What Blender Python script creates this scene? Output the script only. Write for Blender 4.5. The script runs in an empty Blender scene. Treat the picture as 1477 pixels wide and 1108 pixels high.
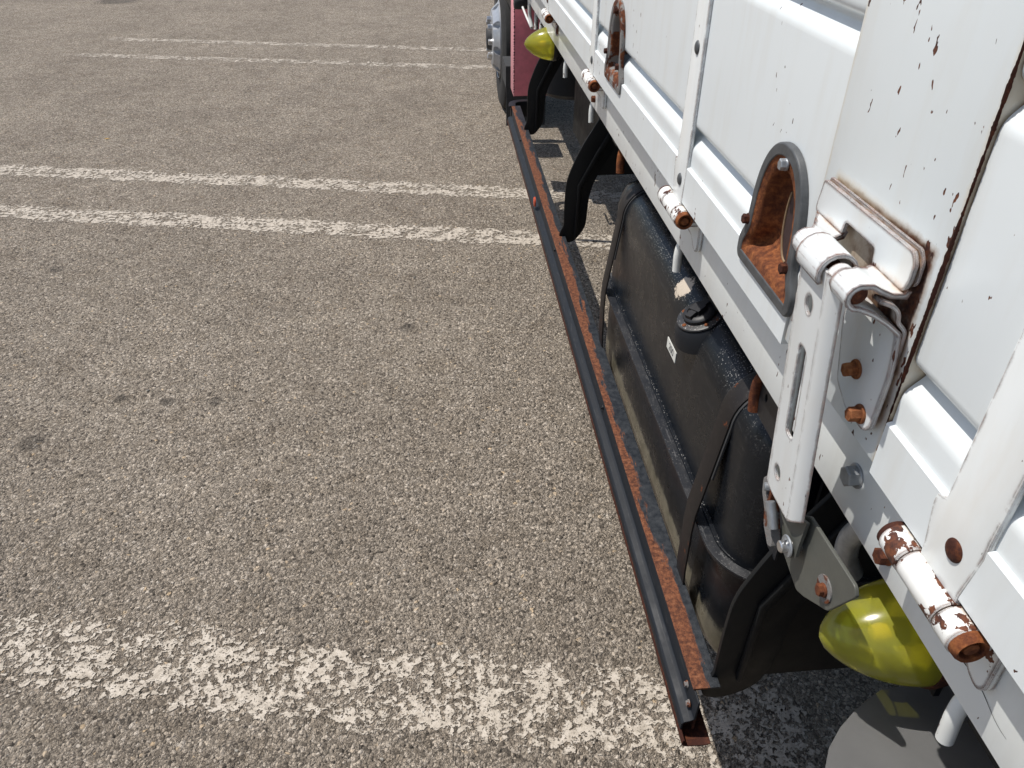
import bpy, bmesh, math, random
from mathutils import Vector, Matrix
import numpy as np
random.seed(7)
PI = math.pi
scene = bpy.context.scene
COL = scene.collection

# ------------------------------------------------------------------ camera, sky, sun, exposure
cam_d = bpy.data.cameras.new('camera')
cam_d.sensor_width = 36.0
cam_d.lens = 36.0 * 1110.57 / 1477.0
cam_d.clip_start = 0.02
cam_d.clip_end = 400
cam = bpy.data.objects.new('camera', cam_d)
COL.objects.link(cam)
_p, _y, _r = 0.617161599, 0.0920337089, -0.00473272690
fwd = Vector((math.sin(_y) * math.cos(_p), math.cos(_y) * math.cos(_p), -math.sin(_p)))
rgt = Vector((math.cos(_y), -math.sin(_y), 0))
dwn = fwd.cross(rgt)
r2 = rgt * math.cos(_r) + dwn * math.sin(_r)
d2 = -rgt * math.sin(_r) + dwn * math.cos(_r)
cam.matrix_world = Matrix(((r2.x, -d2.x, -fwd.x, 0), (r2.y, -d2.y, -fwd.y, 0),
                           (r2.z, -d2.z, -fwd.z, 1.45), (0, 0, 0, 1)))
scene.camera = cam

SUN_TO = Vector((1.0, -0.33, -2.25)).normalized()          # direction the light travels
sun_from = -SUN_TO
elev = math.asin(sun_from.z)
world = bpy.data.worlds.new('World')
scene.world = world
world.use_nodes = True
wn = world.node_tree
wn.nodes.clear()
sky = wn.nodes.new('ShaderNodeTexSky')
sky.sky_type = 'NISHITA'
sky.sun_disc = False
sky.sun_elevation = elev
sky.sun_rotation = math.atan2(sun_from.x, sun_from.y)
sky.altitude = 50
sky.air_density = 1.0
sky.dust_density = 2.0
sky.ozone_density = 1.0
bgn = wn.nodes.new('ShaderNodeBackground')
bgn.inputs['Strength'].default_value = 0.11
won = wn.nodes.new('ShaderNodeOutputWorld')
wn.links.new(sky.outputs[0], bgn.inputs[0])
wn.links.new(bgn.outputs[0], won.inputs[0])

sun_d = bpy.data.lights.new('sun', 'SUN')
sun_d.energy = 4.4
sun_d.angle = math.radians(0.53)
sun_d.color = (1.0, 0.955, 0.89)
sun = bpy.data.objects.new('sun', sun_d)
sun.rotation_euler = SUN_TO.to_track_quat('-Z', 'Y').to_euler()
sun.location = (-3, 0, 8)
COL.objects.link(sun)
scene.view_settings.view_transform = 'Standard'
scene.view_settings.look = 'None'
scene.view_settings.exposure = 0.0
scene.view_settings.gamma = 1.0
scene.view_settings.use_curve_mapping = False
scene.cycles.max_bounces = 8
scene.cycles.transparent_max_bounces = 12


# ------------------------------------------------------------------ material helpers
class NT:
    def __init__(s, name):
        s.m = bpy.data.materials.new(name)
        s.m.use_nodes = True
        s.t = s.m.node_tree
        s.t.nodes.clear()
        s.out = s.n('ShaderNodeOutputMaterial')
        s.co = s.n('ShaderNodeNewGeometry').outputs['Position']

    def n(s, kind, **kw):
        nd = s.t.nodes.new(kind)
        for k, v in kw.items():
            setattr(nd, k, v)
        return nd

    def l(s, a, b):
        s.t.links.new(a, b)

    def put(s, inp, v):
        if isinstance(v, (int, float)):
            inp.default_value = v
        elif isinstance(v, (tuple, list)):
            inp.default_value = tuple(v) + ((1,) if len(v) == 3 and len(inp.default_value) == 4 else ())
        else:
            s.l(v, inp)

    def scale(s, sc, co=None):
        m = s.n('ShaderNodeMapping')
        m.inputs['Scale'].default_value = sc
        s.l(co or s.co, m.inputs['Vector'])
        return m.outputs[0]

    def noise(s, scale, detail=3, rough=.55, co=None, dist=0):
        nd = s.n('ShaderNodeTexNoise')
        s.l(co or s.co, nd.inputs['Vector'])
        nd.inputs['Scale'].default_value = scale
        nd.inputs['Detail'].default_value = detail
        nd.inputs['Roughness'].default_value = rough
        nd.inputs['Distortion'].default_value = dist
        return nd.outputs['Fac']

    def vor(s, scale, feature='F1', co=None, rnd=1.0):
        nd = s.n('ShaderNodeTexVoronoi', feature=feature)
        s.l(co or s.co, nd.inputs['Vector'])
        nd.inputs['Scale'].default_value = scale
        nd.inputs['Randomness'].default_value = rnd
        return nd

    def ramp(s, fac, stops, interp='LINEAR'):
        nd = s.n('ShaderNodeValToRGB')
        cr = nd.color_ramp
        cr.interpolation = interp
        while len(cr.elements) < len(stops):
            cr.elements.new(0.5)
        for e, (p, c) in zip(cr.elements, stops):
            e.position = p
            e.color = (c, c, c, 1) if isinstance(c, (int, float)) else tuple(c) + (1,)
        s.l(fac, nd.inputs[0])
        return nd.outputs[0]

    def math(s, op, a, b=0.0, clamp=False):
        nd = s.n('ShaderNodeMath', operation=op)
        nd.use_clamp = clamp
        s.put(nd.inputs[0], a)
        s.put(nd.inputs[1], b)
        return nd.outputs[0]

    def mix(s, f, a, b, blend='MIX'):
        nd = s.n('ShaderNodeMix', data_type='RGBA', blend_type=blend)
        s.put(nd.inputs[0], f)
        s.put(nd.inputs[6], a)
        s.put(nd.inputs[7], b)
        return nd.outputs[2]

    def sep(s, co=None):
        nd = s.n('ShaderNodeSeparateXYZ')
        s.l(co or s.co, nd.inputs[0])
        return nd.outputs

    def bump(s, h, strength=.5, dist=.001, normal=None):
        nd = s.n('ShaderNodeBump')
        nd.inputs['Strength'].default_value = strength
        nd.inputs['Distance'].default_value = dist
        s.l(h, nd.inputs['Height'])
        if normal is not None:
            s.l(normal, nd.inputs['Normal'])
        return nd.outputs[0]

    def bsdf(s, color, rough=.5, metal=0.0, spec=.5, normal=None, coat=0.0):
        nd = s.n('ShaderNodeBsdfPrincipled')
        s.put(nd.inputs['Base Color'], color)
        s.put(nd.inputs['Roughness'], rough)
        s.put(nd.inputs['Metallic'], metal)
        s.put(nd.inputs['Specular IOR Level'], spec)
        nd.inputs['Coat Weight'].default_value = coat
        if normal is not None:
            s.l(normal, nd.inputs['Normal'])
        return nd.outputs[0]

    def done(s, shader):
        s.l(shader, s.out.inputs['Surface'])
        return s.m

    def edge(s, radius=.003, samples=6):
        """1 on sharp edges, 0 on flats"""
        bv = s.n('ShaderNodeBevel', samples=samples)
        bv.inputs['Radius'].default_value = radius
        g = s.n('ShaderNodeNewGeometry')
        d = s.n('ShaderNodeVectorMath', operation='DOT_PRODUCT')
        s.l(bv.outputs[0], d.inputs[0])
        s.l(g.outputs['True Normal'], d.inputs[1])
        return s.math('SUBTRACT', 1.0, d.outputs['Value'], True)


RUST = [(.0, (.018, .007, .006)), (.38, (.05, .016, .010)), (.55, (.15, .047, .018)), (.72, (.30, .105, .035)), (1., (.42, .20, .09))]


def rust_color(t, sc=90, shift=0.0):
    f = t.noise(sc, 6, .7)
    if shift:
        f = t.math('ADD', f, shift)
    return t.ramp(f, RUST)


def white_paint(name, chips=.5, edge=0.0, base=(.77, .80, .80), rough=.33, stain=0.0, ao=0.0, big=0.0, halo=False):
    t = NT(name)
    dirt = t.noise(3.0, 4)
    col = t.mix(t.ramp(dirt, [(.35, 0.0), (.8, .35)]), base, tuple(c * k for c, k in zip(base, (.93, .92, .89))))
    grime = t.ramp(t.noise(1, 4, .6, co=t.scale((30, 30, 5))), [(.50, 0.0), (.8, .34)])
    col = t.mix(grime, col, (.60, .585, .53))
    masks = []
    if chips > 0:
        # little chips, elongated down the side
        n1 = t.noise(1, 2, .5, co=t.scale((150, 150, 70)))
        n2 = t.noise(1, 2, .5, co=t.scale((11, 11, 7)))
        s_ = t.math('ADD', n1, t.math('MULTIPLY', n2, .55))
        hi = 1.085 - .06 * chips
        masks.append(t.ramp(s_, [(min(hi, .999) - .0, 0.0), (min(hi + .012, 1.0), 1.0)]) if hi < .985 else
                     t.ramp(t.math('SUBTRACT', s_, .2), [(hi - .2, 0.0), (hi - .188, 1.0)]))
    if big > 0:
        b1 = t.noise(1, 5, .62, co=t.scale((55, 38, 38)))
        masks.append(t.ramp(b1, [(.66 - big * .2, 0.0), (.67 - big * .2, 1.0)]))
    if edge > 0:
        e = t.edge(.0055)
        en = t.noise(55, 4, .65)
        em = t.math('MULTIPLY', e, t.math('ADD', en, -.42 + .2 * edge))
        masks.append(t.ramp(em, [(.0085, 0.0), (.014, 1.0)]))
    if not masks:
        m = t.n('ShaderNodeValue').outputs[0]
        m.default_value = 0
    else:
        m = masks[0]
        for k in masks[1:]:
            m = t.math('MAXIMUM', m, k)
    if stain > 0:
        sn = t.noise(1, 5, .6, co=t.scale((26, 26, 9)))
        col = t.mix(t.math('MULTIPLY', t.ramp(sn, [(.52, 0.0), (.75, 1.0)]), stain), col, (.55, .36, .15))
    if ao > 0:
        a = t.n('ShaderNodeAmbientOcclusion', samples=6)
        a.inputs['Distance'].default_value = .012
        am = t.math('MULTIPLY', t.math('SUBTRACT', 1.0, a.outputs['AO']), t.noise(45, 5, .7))
        col = t.mix(t.math('MULTIPLY', t.ramp(am, [(.22, 0.0), (.40, 1.0)]), ao), col, (.46, .25, .09))
        m = t.math('MAXIMUM', m, t.math('MULTIPLY', t.ramp(am, [(.42, 0.0), (.47, 1.0)]), min(ao, 1)))
    if halo:
        # rust bleeding out round the catch plate and down the seam
        xyz = t.sep()
        def outside(v, lo, hi):
            return t.math('MAXIMUM', t.math('MAXIMUM', t.math('SUBTRACT', lo, v), t.math('SUBTRACT', v, hi)), 0.0)
        dy = outside(xyz[1], .4450, .5900)
        dz = outside(xyz[2], 1.150, 1.2225)
        dd = t.math('SQRT', t.math('ADD', t.math('MULTIPLY', dy, dy), t.math('MULTIPLY', dz, dz)))
        ds = t.math('MULTIPLY', t.math('ABSOLUTE', t.math('SUBTRACT', xyz[1], .4300)), 1.5)
        wob = t.math('MULTIPLY', t.math('SUBTRACT', t.noise(70, 5, .7), .5), .010)
        d1 = t.math('ADD', dd, wob)
        d2 = t.math('ADD', ds, wob)
        d3 = t.math('ADD', t.math('MULTIPLY', t.math('ABSOLUTE', t.math('SUBTRACT', xyz[1], .6145)), 1.2), wob)
        mn = t.math('MINIMUM', t.math('MINIMUM', d1, d2), t.math('ADD', d3, .0015))
        col = t.mix(t.ramp(mn, [(.001, .6), (.006, 0.0)]), col, (.60, .47, .28))
        near_d = t.math('ADD', d1, t.math('MULTIPLY', t.math('MAXIMUM', t.math('SUBTRACT', xyz[1], .452), 0.0), .05))
        col = t.mix(t.ramp(near_d, [(.0015, .9), (.0060, 0.0)]), col, (.17, .075, .04))
        m = t.math('MAXIMUM', m, t.ramp(near_d, [(.0008, 1.0), (.0026, 0.0)]))
    rc = rust_color(t, 120, -.06)
    col = t.mix(m, col, rc)
    h = t.math('SUBTRACT', t.math('MULTIPLY', t.noise(9, 3), 1.4), t.math('MULTIPLY', m, .6))
    nrm = t.bump(h, .22, .0012)
    return t.done(t.bsdf(col, t.math('ADD', t.math('MULTIPLY', m, .5), rough), 0, .5, nrm, coat=.15))


def rust_mat(name, dark=0.0, grey=0.0, sc=110):
    t = NT(name)
    f = t.math('ADD', t.noise(sc, 7, .72), -dark)
    col = t.ramp(f, RUST)
    bigv = t.noise(24, 4, .6)
    col = t.mix(t.ramp(bigv, [(.35, .55), (.6, 0.0)]), col, (.055, .02, .014))
    if grey:
        col = t.mix(t.ramp(t.noise(30, 5, .6), [(.62 - grey * .2, 0.0), (.66 - grey * .2, .9)]), col, (.20, .20, .195))
    nrm = t.bump(t.noise(260, 5, .7), .7, .0012)
    return t.done(t.bsdf(col, .85, 0, .25, nrm))


def black_paint(name, base=(.010, .012, .016), rough=.34, dust=.4, specks=0.0, mud=0.0, rust=0.0, scratch=0.0, spots=(), spec=.45):
    t = NT(name)
    g = t.n('ShaderNodeNewGeometry')
    nz = t.sep(g.outputs['Normal'])[2]
    up = t.math('MULTIPLY', t.math('MAXIMUM', nz, 0.0), 1.0)
    col = base
    dn = t.ramp(t.noise(16, 6, .7), [(.35, 0.0), (.75, 1.0)])
    dmask = t.math('MULTIPLY', t.math('ADD', t.math('MULTIPLY', up, .8), .12), t.math('MULTIPLY', dn, dust))
    col = t.mix(dmask, col, (.11, .10, .09))
    if scratch:
        sn = t.noise(1, 3, .6, co=t.scale((160, 22, 160)), dist=.4)
        col = t.mix(t.math('MULTIPLY', t.ramp(sn, [(.60, 0.0), (.68, 1.0)]), scratch * .6), col, (.16, .16, .16))
        sn2 = t.noise(1, 3, .6, co=t.scale((260, 260, 30)), dist=1.2)
        col = t.mix(t.math('MULTIPLY', t.ramp(sn2, [(.64, 0.0), (.70, 1.0)]), scratch * .5), col, (.2, .2, .2))
    if specks:
        v = t.vor(330, 'F1')
        n2 = t.noise(22, 4, .6)
        sm = t.math('MULTIPLY', t.ramp(v.outputs['Distance'], [(.22, 1.0), (.34, 0.0)]),
                    t.ramp(n2, [(.38, 0.0), (.56, 1.0)]))
        cr = t.n('ShaderNodeSeparateColor')
        t.l(v.outputs['Color'], cr.inputs[0])
        sm = t.math('MULTIPLY', sm, t.ramp(cr.outputs[0], [(.35, 0.0), (.55, 1.0)]))
        sm = t.math('MULTIPLY', sm, t.ramp(nz, [(.25, 0.03), (.65, 1.0)]))
        col = t.mix(t.math('MULTIPLY', sm, specks), col, (.42, .41, .39))
    if mud:
        z = t.sep()[2]
        zz = t.math('ADD', z, t.math('MULTIPLY', t.noise(1, 5, .7, co=t.scale((60, 40, 40))), .05))
        mm = t.ramp(zz, [(mud + .02, 1.0), (mud + .028, 0.0)])
        mm = t.math('MULTIPLY', mm, t.ramp(t.noise(40, 4), [(.25, .6), (.5, 1.0)]))
        col = t.mix(mm, col, t.ramp(t.noise(30, 5), [(.3, (.13, .12, .085)), (.7, (.24, .22, .165))]))
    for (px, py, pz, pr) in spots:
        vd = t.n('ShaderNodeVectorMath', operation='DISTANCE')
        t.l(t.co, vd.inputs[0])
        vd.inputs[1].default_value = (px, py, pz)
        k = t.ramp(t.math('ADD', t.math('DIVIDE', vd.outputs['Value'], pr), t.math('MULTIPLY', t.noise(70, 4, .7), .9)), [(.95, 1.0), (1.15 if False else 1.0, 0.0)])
        col = t.mix(k, col, (.50, .43, .35))  # pale bare patch, with sun glare painted into its colour
    rm = None
    if rust:
        rn = t.noise(34, 6, .72)
        rm = t.ramp(rn, [(.70 - rust * .3, 0.0), (.73 - rust * .3, 1.0)])
        col = t.mix(rm, col, rust_color(t, 150, .02))
    nrm = t.bump(t.noise(26, 3, .5), .10, .0012)
    r = t.math('ADD', t.math('MULTIPLY', dn, .22), rough)
    if rm is not None:
        r = t.math('ADD', r, t.math('MULTIPLY', rm, .4))
    return t.done(t.bsdf(col, r, 0, spec, nrm))


def plain(name, col, rough=.5, metal=0.0, var=.15, sc=30, bump=.2, spec=.5):
    t = NT(name)
    c = t.mix(t.ramp(t.noise(sc, 5, .6), [(.3, 0.0), (.7, 1.0)]), tuple(x * (1 - var) for x in col), tuple(min(1, x * (1 + var)) for x in col))
    return t.done(t.bsdf(c, rough, metal, spec, t.bump(t.noise(sc * 6, 4), bump, .0008)))


M = {}
M['gate'] = white_paint('gate paint', chips=.55, base=(.74, .785, .80))
M['post'] = white_paint('post paint', chips=1.9, halo=True, base=(.69, .735, .75), stain=.03, ao=.8)
M['beam'] = white_paint('beam paint', chips=1.1, base=(.77, .80, .79))
M['strap'] = white_paint('strap paint', chips=.6, edge=.25, base=(.77, .80, .80), stain=.1)
M['latch'] = white_paint('latch paint', chips=1.1, edge=.9, base=(.70, .73, .74), stain=.18, ao=.9)
M['lever'] = white_paint('lever paint', chips=1.5, edge=.45, base=(.77, .80, .80), stain=.08)
M['barrel'] = white_paint('knuckle paint', chips=1.5, edge=.9, base=(.80, .81, .79), big=.55, ao=.6)
M['hook'] = white_paint('hook paint', chips=1.4, base=(.72, .74, .72), big=.12, rough=.4)
M['rust'] = rust_mat('rust')
M['rust_orange'] = rust_mat('orange rust', dark=-.10)
M['gold_rust'] = rust_mat('golden rust', dark=-.24, sc=160)
M['cup_rust'] = rust_mat('cup rust', dark=-.09, sc=130)
M['rust_dark'] = rust_mat('dark rust', dark=.12)
M['rust_grey'] = rust_mat('half rusted zinc', dark=0, grey=.9)
M['rim_grey'] = plain('grey rubbed rim', (.085, .09, .095), .5, .2, .3, 50, .3)
M['zinc'] = plain('dull zinc', (.33, .35, .37), .45, .6, .25, 60)
M['black'] = black_paint('black chassis paint', spec=.25, dust=.06, rough=.42, base=(.008, .009, .010))
M['black_lip'] = black_paint('black bracket paint', spec=.3, dust=.12, rough=.4)
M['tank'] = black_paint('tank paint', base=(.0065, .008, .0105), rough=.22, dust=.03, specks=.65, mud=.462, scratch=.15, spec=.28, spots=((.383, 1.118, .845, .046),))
M['tank_flange'] = black_paint('tank flange paint', base=(.012, .014, .018), rough=.30, dust=.2, specks=.25, scratch=.9, rust=.12, spec=.3)
M['band'] = black_paint('tank strap paint', base=(.014, .012, .012), rough=.42, dust=.15, rust=.2, specks=.2, spec=.25)
M['rail_black'] = black_paint('rail paint', base=(.012, .015, .020), rough=.48, dust=.06, scratch=.15, spec=.22, rust=.06)
M['grey_plate'] = plain('grey green plate', (.095, .098, .086), .5, .1, .12, 25)
M['lamp_black'] = plain('black plastic', (.012, .012, .014), .5, 0, .2)
M['rubber'] = plain('rubber', (.035, .036, .038), .75, 0, .25, 50, .4)
M['tread'] = plain('tyre rubber', (.022, .022, .022), .85, 0, .3, 30, .5)
M['fender'] = plain('grey mudguard plastic', (.225, .225, .225), .5, 0, .12, 9, .25)
M['silver'] = plain('silver wheel paint', (.45, .47, .50), .4, .55, .15, 20)
M['nut'] = plain('wheel nut steel', (.6, .6, .6), .3, .9, .15)
M['pink'] = plain('faded pink paint', (.72, .20, .24), .5, 0, .12, 30)
M['sticker_white'] = plain('sticker', (.62, .62, .58), .6, 0, .05)
M['ink'] = plain('ink', (.14, .14, .14), .6, 0, .05)
M['red'] = plain('orange reflector', (.45, .07, .03), .4, 0, .2, 80)
M['bulb'] = plain('amber bulb', (.75, .55, .12), .25, 0, .1)
M['chrome'] = plain('chrome reflector', (.75, .74, .70), .18, 1.0, .05, 10, .05)
M['dark_gap'] = rust_mat('dark seam rust', dark=.17)


def rail_top_mat():
    t = NT('rusty rail top')
    x = t.sep()[0]
    n = t.noise(1, 6, .7, co=t.scale((60, 9, 30)))
    # rust is strongest along the outer edge, black paint survives inside
    e = t.math('ADD', n, t.math('MULTIPLY', t.math('SUBTRACT', .332, x), 15.0))
    y = t.sep()[1]
    far = t.ramp(y, [(.0, 0.0), (.001, 0.0)])
    yy = t.n('ShaderNodeMapRange')
    t.l(y, yy.inputs[0])
    yy.inputs[1].default_value = 1.35
    yy.inputs[2].default_value = 1.75
    e = t.math('ADD', e, t.math('MULTIPLY', yy.outputs[0], .14))
    y2 = t.n('ShaderNodeMapRange')
    t.l(y, y2.inputs[0])
    y2.inputs[1].default_value = .95
    y2.inputs[2].default_value = .80
    e = t.math('ADD', e, t.math('MULTIPLY', y2.outputs[0], .14))
    y3 = t.n('ShaderNodeMapRange')
    t.l(y, y3.inputs[0])
    y3.inputs[1].default_value = 2.9
    y3.inputs[2].default_value = 3.4
    e = t.math('SUBTRACT', e, t.math('MULTIPLY', y3.outputs[0], .2))
    m = t.ramp(e, [(.49, 0.0), (.54, 1.0)])
    rust = t.ramp(t.noise(140, 7, .75), [(.28, (.022, .010, .008)), (.44, (.085, .030, .016)), (.58, (.19, .070, .032)), (.75, (.27, .14, .08))])
    blk = t.ramp(t.noise(90, 5, .6), [(.35, (.010, .013, .018)), (.75, (.045, .050, .056))])
    col = t.mix(m, blk, rust)
    nrm = t.bump(t.noise(300, 5, .7), .6, .0012)
    return t.done(t.bsdf(col, t.math('ADD', t.math('MULTIPLY', m, .4), .45), 0, .35, nrm))


M['rail_top'] = rail_top_mat()


def lens_mat():
    t = NT('yellow lamp lens')
    tr = t.n('ShaderNodeBsdfTransparent')
    tr.inputs[0].default_value = (.96, .94, .24, 1)
    tl = t.n('ShaderNodeBsdfTranslucent')
    tl.inputs[0].default_value = (.90, .88, .08, 1)
    df = t.n('ShaderNodeBsdfDiffuse')
    df.inputs[0].default_value = (.90, .89, .12, 1)
    gl = t.n('ShaderNodeBsdfGlossy')
    gl.inputs['Roughness'].default_value = .16
    m1 = t.n('ShaderNodeMixShader')
    m1.inputs[0].default_value = .38
    t.l(tl.outputs[0], m1.inputs[1])
    t.l(df.outputs[0], m1.inputs[2])
    m2 = t.n('ShaderNodeMixShader')
    m2.inputs[0].default_value = .50
    t.l(tr.outputs[0], m2.inputs[1])
    t.l(m1.outputs[0], m2.inputs[2])
    fr = t.n('ShaderNodeFresnel')
    fr.inputs[0].default_value = 1.5
    m3 = t.n('ShaderNodeMixShader')
    t.l(fr.outputs[0], m3.inputs[0])
    t.l(m2.outputs[0], m3.inputs[1])
    t.l(gl.outputs[0], m3.inputs[2])
    return t.done(m3.outputs[0])


M['lens'] = lens_mat()


def asphalt_mat():
    t = NT('worn asphalt')
    warp = t.n('ShaderNodeTexNoise')
    t.l(t.co, warp.inputs['Vector'])
    warp.inputs['Scale'].default_value = 90
    add = t.n('ShaderNodeMixRGB', blend_type='LINEAR_LIGHT')
    add.inputs[0].default_value = .004
    t.l(t.co, add.inputs[1])
    t.l(warp.outputs['Color'], add.inputs[2])
    wc = add.outputs[0]
    v1 = t.vor(135, 'F1', wc)
    v2 = t.vor(300, 'F1', wc)
    e1 = t.vor(135, 'DISTANCE_TO_EDGE', wc)
    def chan(v, i):
        sc = t.n('ShaderNodeSeparateColor')
        t.l(v.outputs['Color'], sc.inputs[0])
        return sc.outputs[i]
    tone = t.ramp(chan(v1, 0), [(.0, (.115, .102, .085)), (.25, (.27, .238, .194)), (.6, (.45, .40, .33)), (.85, (.66, .595, .50)), (.965, (.68, .63, .55)), (1., (.70, .56, .38))])
    fine = t.ramp(chan(v2, 1), [(.0, (.13, .115, .096)), (.5, (.35, .31, .255)), (.9, (.60, .54, .45)), (1., (.68, .63, .55))])
    col = t.mix(t.ramp(chan(v1, 2), [(.35, 0.0), (.4, .85)]), tone, fine)
    # binder and dirt between the stones, uneven, with crevice shade painted in
    crev = t.ramp(e1.outputs['Distance'], [(.0, 1.0), (.10, .0)])
    gate_n = t.ramp(t.noise(95, 4, .65), [(.40, 0.0), (.62, 1.0)])
    col = t.mix(t.math('MULTIPLY', crev, t.math('ADD', t.math('MULTIPLY', gate_n, .65), .18)), col, (.055, .049, .042))
    pit = t.ramp(t.noise(150, 5, .7, dist=.8), [(.36, 1.0), (.44, 0.0)])
    col = t.mix(t.math('MULTIPLY', pit, .78), col, (.055, .047, .038))
    # mottling
    bigm = t.ramp(t.noise(1.6, 6, .66), [(.28, (1.00, .950, .915)), (.5, (1.21, 1.155, 1.115)), (.72, (1.38, 1.325, 1.285))])
    col = t.mix(1.0, col, bigm, 'MULTIPLY')
    mid = t.ramp(t.noise(9, 5, .6), [(.30, (.84, .82, .79)), (.55, (1.0, 1.0, 1.0)), (.78, (1.12, 1.10, 1.06))])
    col = t.mix(1.0, col, mid, 'MULTIPLY')
    # dark oil spots, plus one painted shadow in the far corner
    xy = t.sep()
    spots = None
    for (sx, sy, sr) in OIL_AND_SHADE:
        cx = t.math('SUBTRACT', xy[0], sx)
        cy = t.math('SUBTRACT', xy[1], sy)
        r = t.math('SQRT', t.math('ADD', t.math('MULTIPLY', cx, cx), t.math('MULTIPLY', cy, cy)))
        r = t.math('ADD', t.math('DIVIDE', r, sr), t.math('MULTIPLY', t.noise(22, 3), .5))
        k = t.ramp(r, [(.7, 1.0), (.98, 0.0)])
        spots = k if spots is None else t.math('MAXIMUM', spots, k)
    col = t.mix(t.math('MULTIPLY', spots, .5), col, (.04, .037, .033))
    h1 = t.ramp(v1.outputs['Distance'], [(.05, 1.0), (.75, 0.0)])
    h2 = t.ramp(v2.outputs['Distance'], [(.05, 1.0), (.75, 0.0)])
    hr = chan(v1, 1)
    h = t.math('ADD', t.math('MULTIPLY', h1, t.math('ADD', hr, .3)), t.math('MULTIPLY', h2, .35))
    h = t.math('ADD', h, t.math('MULTIPLY', t.noise(700, 3, .6), .35))
    h = t.math('ADD', h, t.math('MULTIPLY', t.noise(110, 4, .7, dist=.8), 1.5))
    nrm = t.bump(h, 1.0, .0115)
    return t.done(t.bsdf(col, .88, 0, .25, nrm))


def g(u, v):          # helper table of ground spots, metres
    return u, v


OIL_AND_SHADE = [(-.90, 2.03, .040), (-1.05, 2.06, .035), (-1.24, 1.86, .065), (-.75, 2.02, .038), (-3.4, 9.5, .35), (-.16, 2.42, .05), (-1.6, 3.0, .05)]  # the largest, far one is a cast shadow painted into the asphalt
M['asphalt'] = asphalt_mat()


def line_mat(name, cover, cell, soft=.012):
    t = NT(name)
    n1 = t.noise(cell, 4, .62, dist=.25)
    n2 = t.noise(cell * .23, 3, .6)
    s_ = t.math('ADD', n1, t.math('MULTIPLY', t.math('SUBTRACT', n2, .5), .6))
    # edges of the stripe fray: object coordinate Y runs across, -.5 .. .5
    tc = t.n('ShaderNodeTexCoord')
    ay = t.math('ABSOLUTE', t.sep(tc.outputs['UV'])[1])
    fray = t.n('ShaderNodeMapRange')
    t.l(ay, fray.inputs[0])
    fray.inputs[1].default_value = .30
    fray.inputs[2].default_value = .5
    ax = t.math('ABSOLUTE', t.sep(tc.outputs['UV'])[0])
    fx = t.n('ShaderNodeMapRange')
    t.l(ax, fx.inputs[0])
    fx.inputs[1].default_value = .45
    fx.inputs[2].default_value = .5
    s_ = t.math('SUBTRACT', s_, t.math('MULTIPLY', fray.outputs[0], .17))
    s_ = t.math('SUBTRACT', s_, t.math('MULTIPLY', fx.outputs[0], .12))
    m = t.ramp(s_, [(cover, 0.0), (cover + soft, 1.0)])
    pits = t.ramp(t.noise(230, 4, .65), [(.36, 0.0), (.42, 1.0)])
    m = t.math('MULTIPLY', m, pits)
    col = t.ramp(t.noise(60, 5, .65), [(.3, (.33, .288, .236)), (.5, (.48, .427, .357)), (.75, (.60, .545, .475))])
    nrm = t.bump(t.math('ADD', t.noise(260, 5, .6), t.math('MULTIPLY', m, .5)), .7, .0025)
    b = t.bsdf(col, .8, 0, .25, nrm)
    tr = t.n('ShaderNodeBsdfTransparent')
    mx = t.n('ShaderNodeMixShader')
    t.l(m, mx.inputs[0])
    t.l(tr.outputs[0], mx.inputs[1])
    t.l(b, mx.inputs[2])
    return t.done(mx.outputs[0])


M['line_near'] = line_mat('patchy line paint', .492, 66, .03)
M['line_mid'] = line_mat('worn line paint', .445, 58, .05)
M['line_far'] = line_mat('faded line paint', .475, 50, .06)

# ------------------------------------------------------------------ object helpers
WORLD_LOC = {}


def link(name, mesh, parent=None, mats=None, smooth=35, center=None):
    o = bpy.data.objects.new(name, mesh)
    COL.objects.link(o)
    if mats is not None:
        for m in (mats if isinstance(mats, (list, tuple)) else [mats]):
            mesh.materials.append(m)
    if smooth:
        for p in mesh.polygons:
            p.use_smooth = True
        mesh.set_sharp_from_angle(angle=math.radians(smooth))
    if center is None and len(mesh.vertices):
        c = Vector((0, 0, 0))
        lo = Vector(mesh.vertices[0].co)
        hi = Vector(mesh.vertices[0].co)
        for v in mesh.vertices:
            for k in range(3):
                lo[k] = min(lo[k], v.co[k])
                hi[k] = max(hi[k], v.co[k])
        center = (lo + hi) / 2
        for v in mesh.vertices:
            v.co -= center
    center = Vector(center)
    pl = WORLD_LOC.get(parent.name, Vector((0, 0, 0))) if parent else Vector((0, 0, 0))
    o.location = center - pl
    if parent:
        o.parent = parent
    WORLD_LOC[o.name] = center
    return o


def empty(name, loc, parent=None):
    o = bpy.data.objects.new(name, None)
    COL.objects.link(o)
    o.empty_display_size = .05
    pl = WORLD_LOC.get(parent.name, Vector((0, 0, 0))) if parent else Vector((0, 0, 0))
    o.location = Vector(loc) - pl
    if parent:
        o.parent = parent
    WORLD_LOC[o.name] = Vector(loc)
    return o


def copy_obj(o, parent, loc_world):
    c = o.copy()
    COL.objects.link(c)
    pl = WORLD_LOC.get(parent.name, Vector((0, 0, 0))) if parent else Vector((0, 0, 0))
    c.parent = parent
    c.location = Vector(loc_world) - pl
    WORLD_LOC[c.name] = Vector(loc_world)
    return c


def copy_tree(o, parent, delta):
    c = copy_obj(o, parent, WORLD_LOC[o.name] + Vector(delta))
    for ch in [k for k in bpy.data.objects if k.parent == o]:
        copy_tree(ch, c, delta)
    return c


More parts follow.
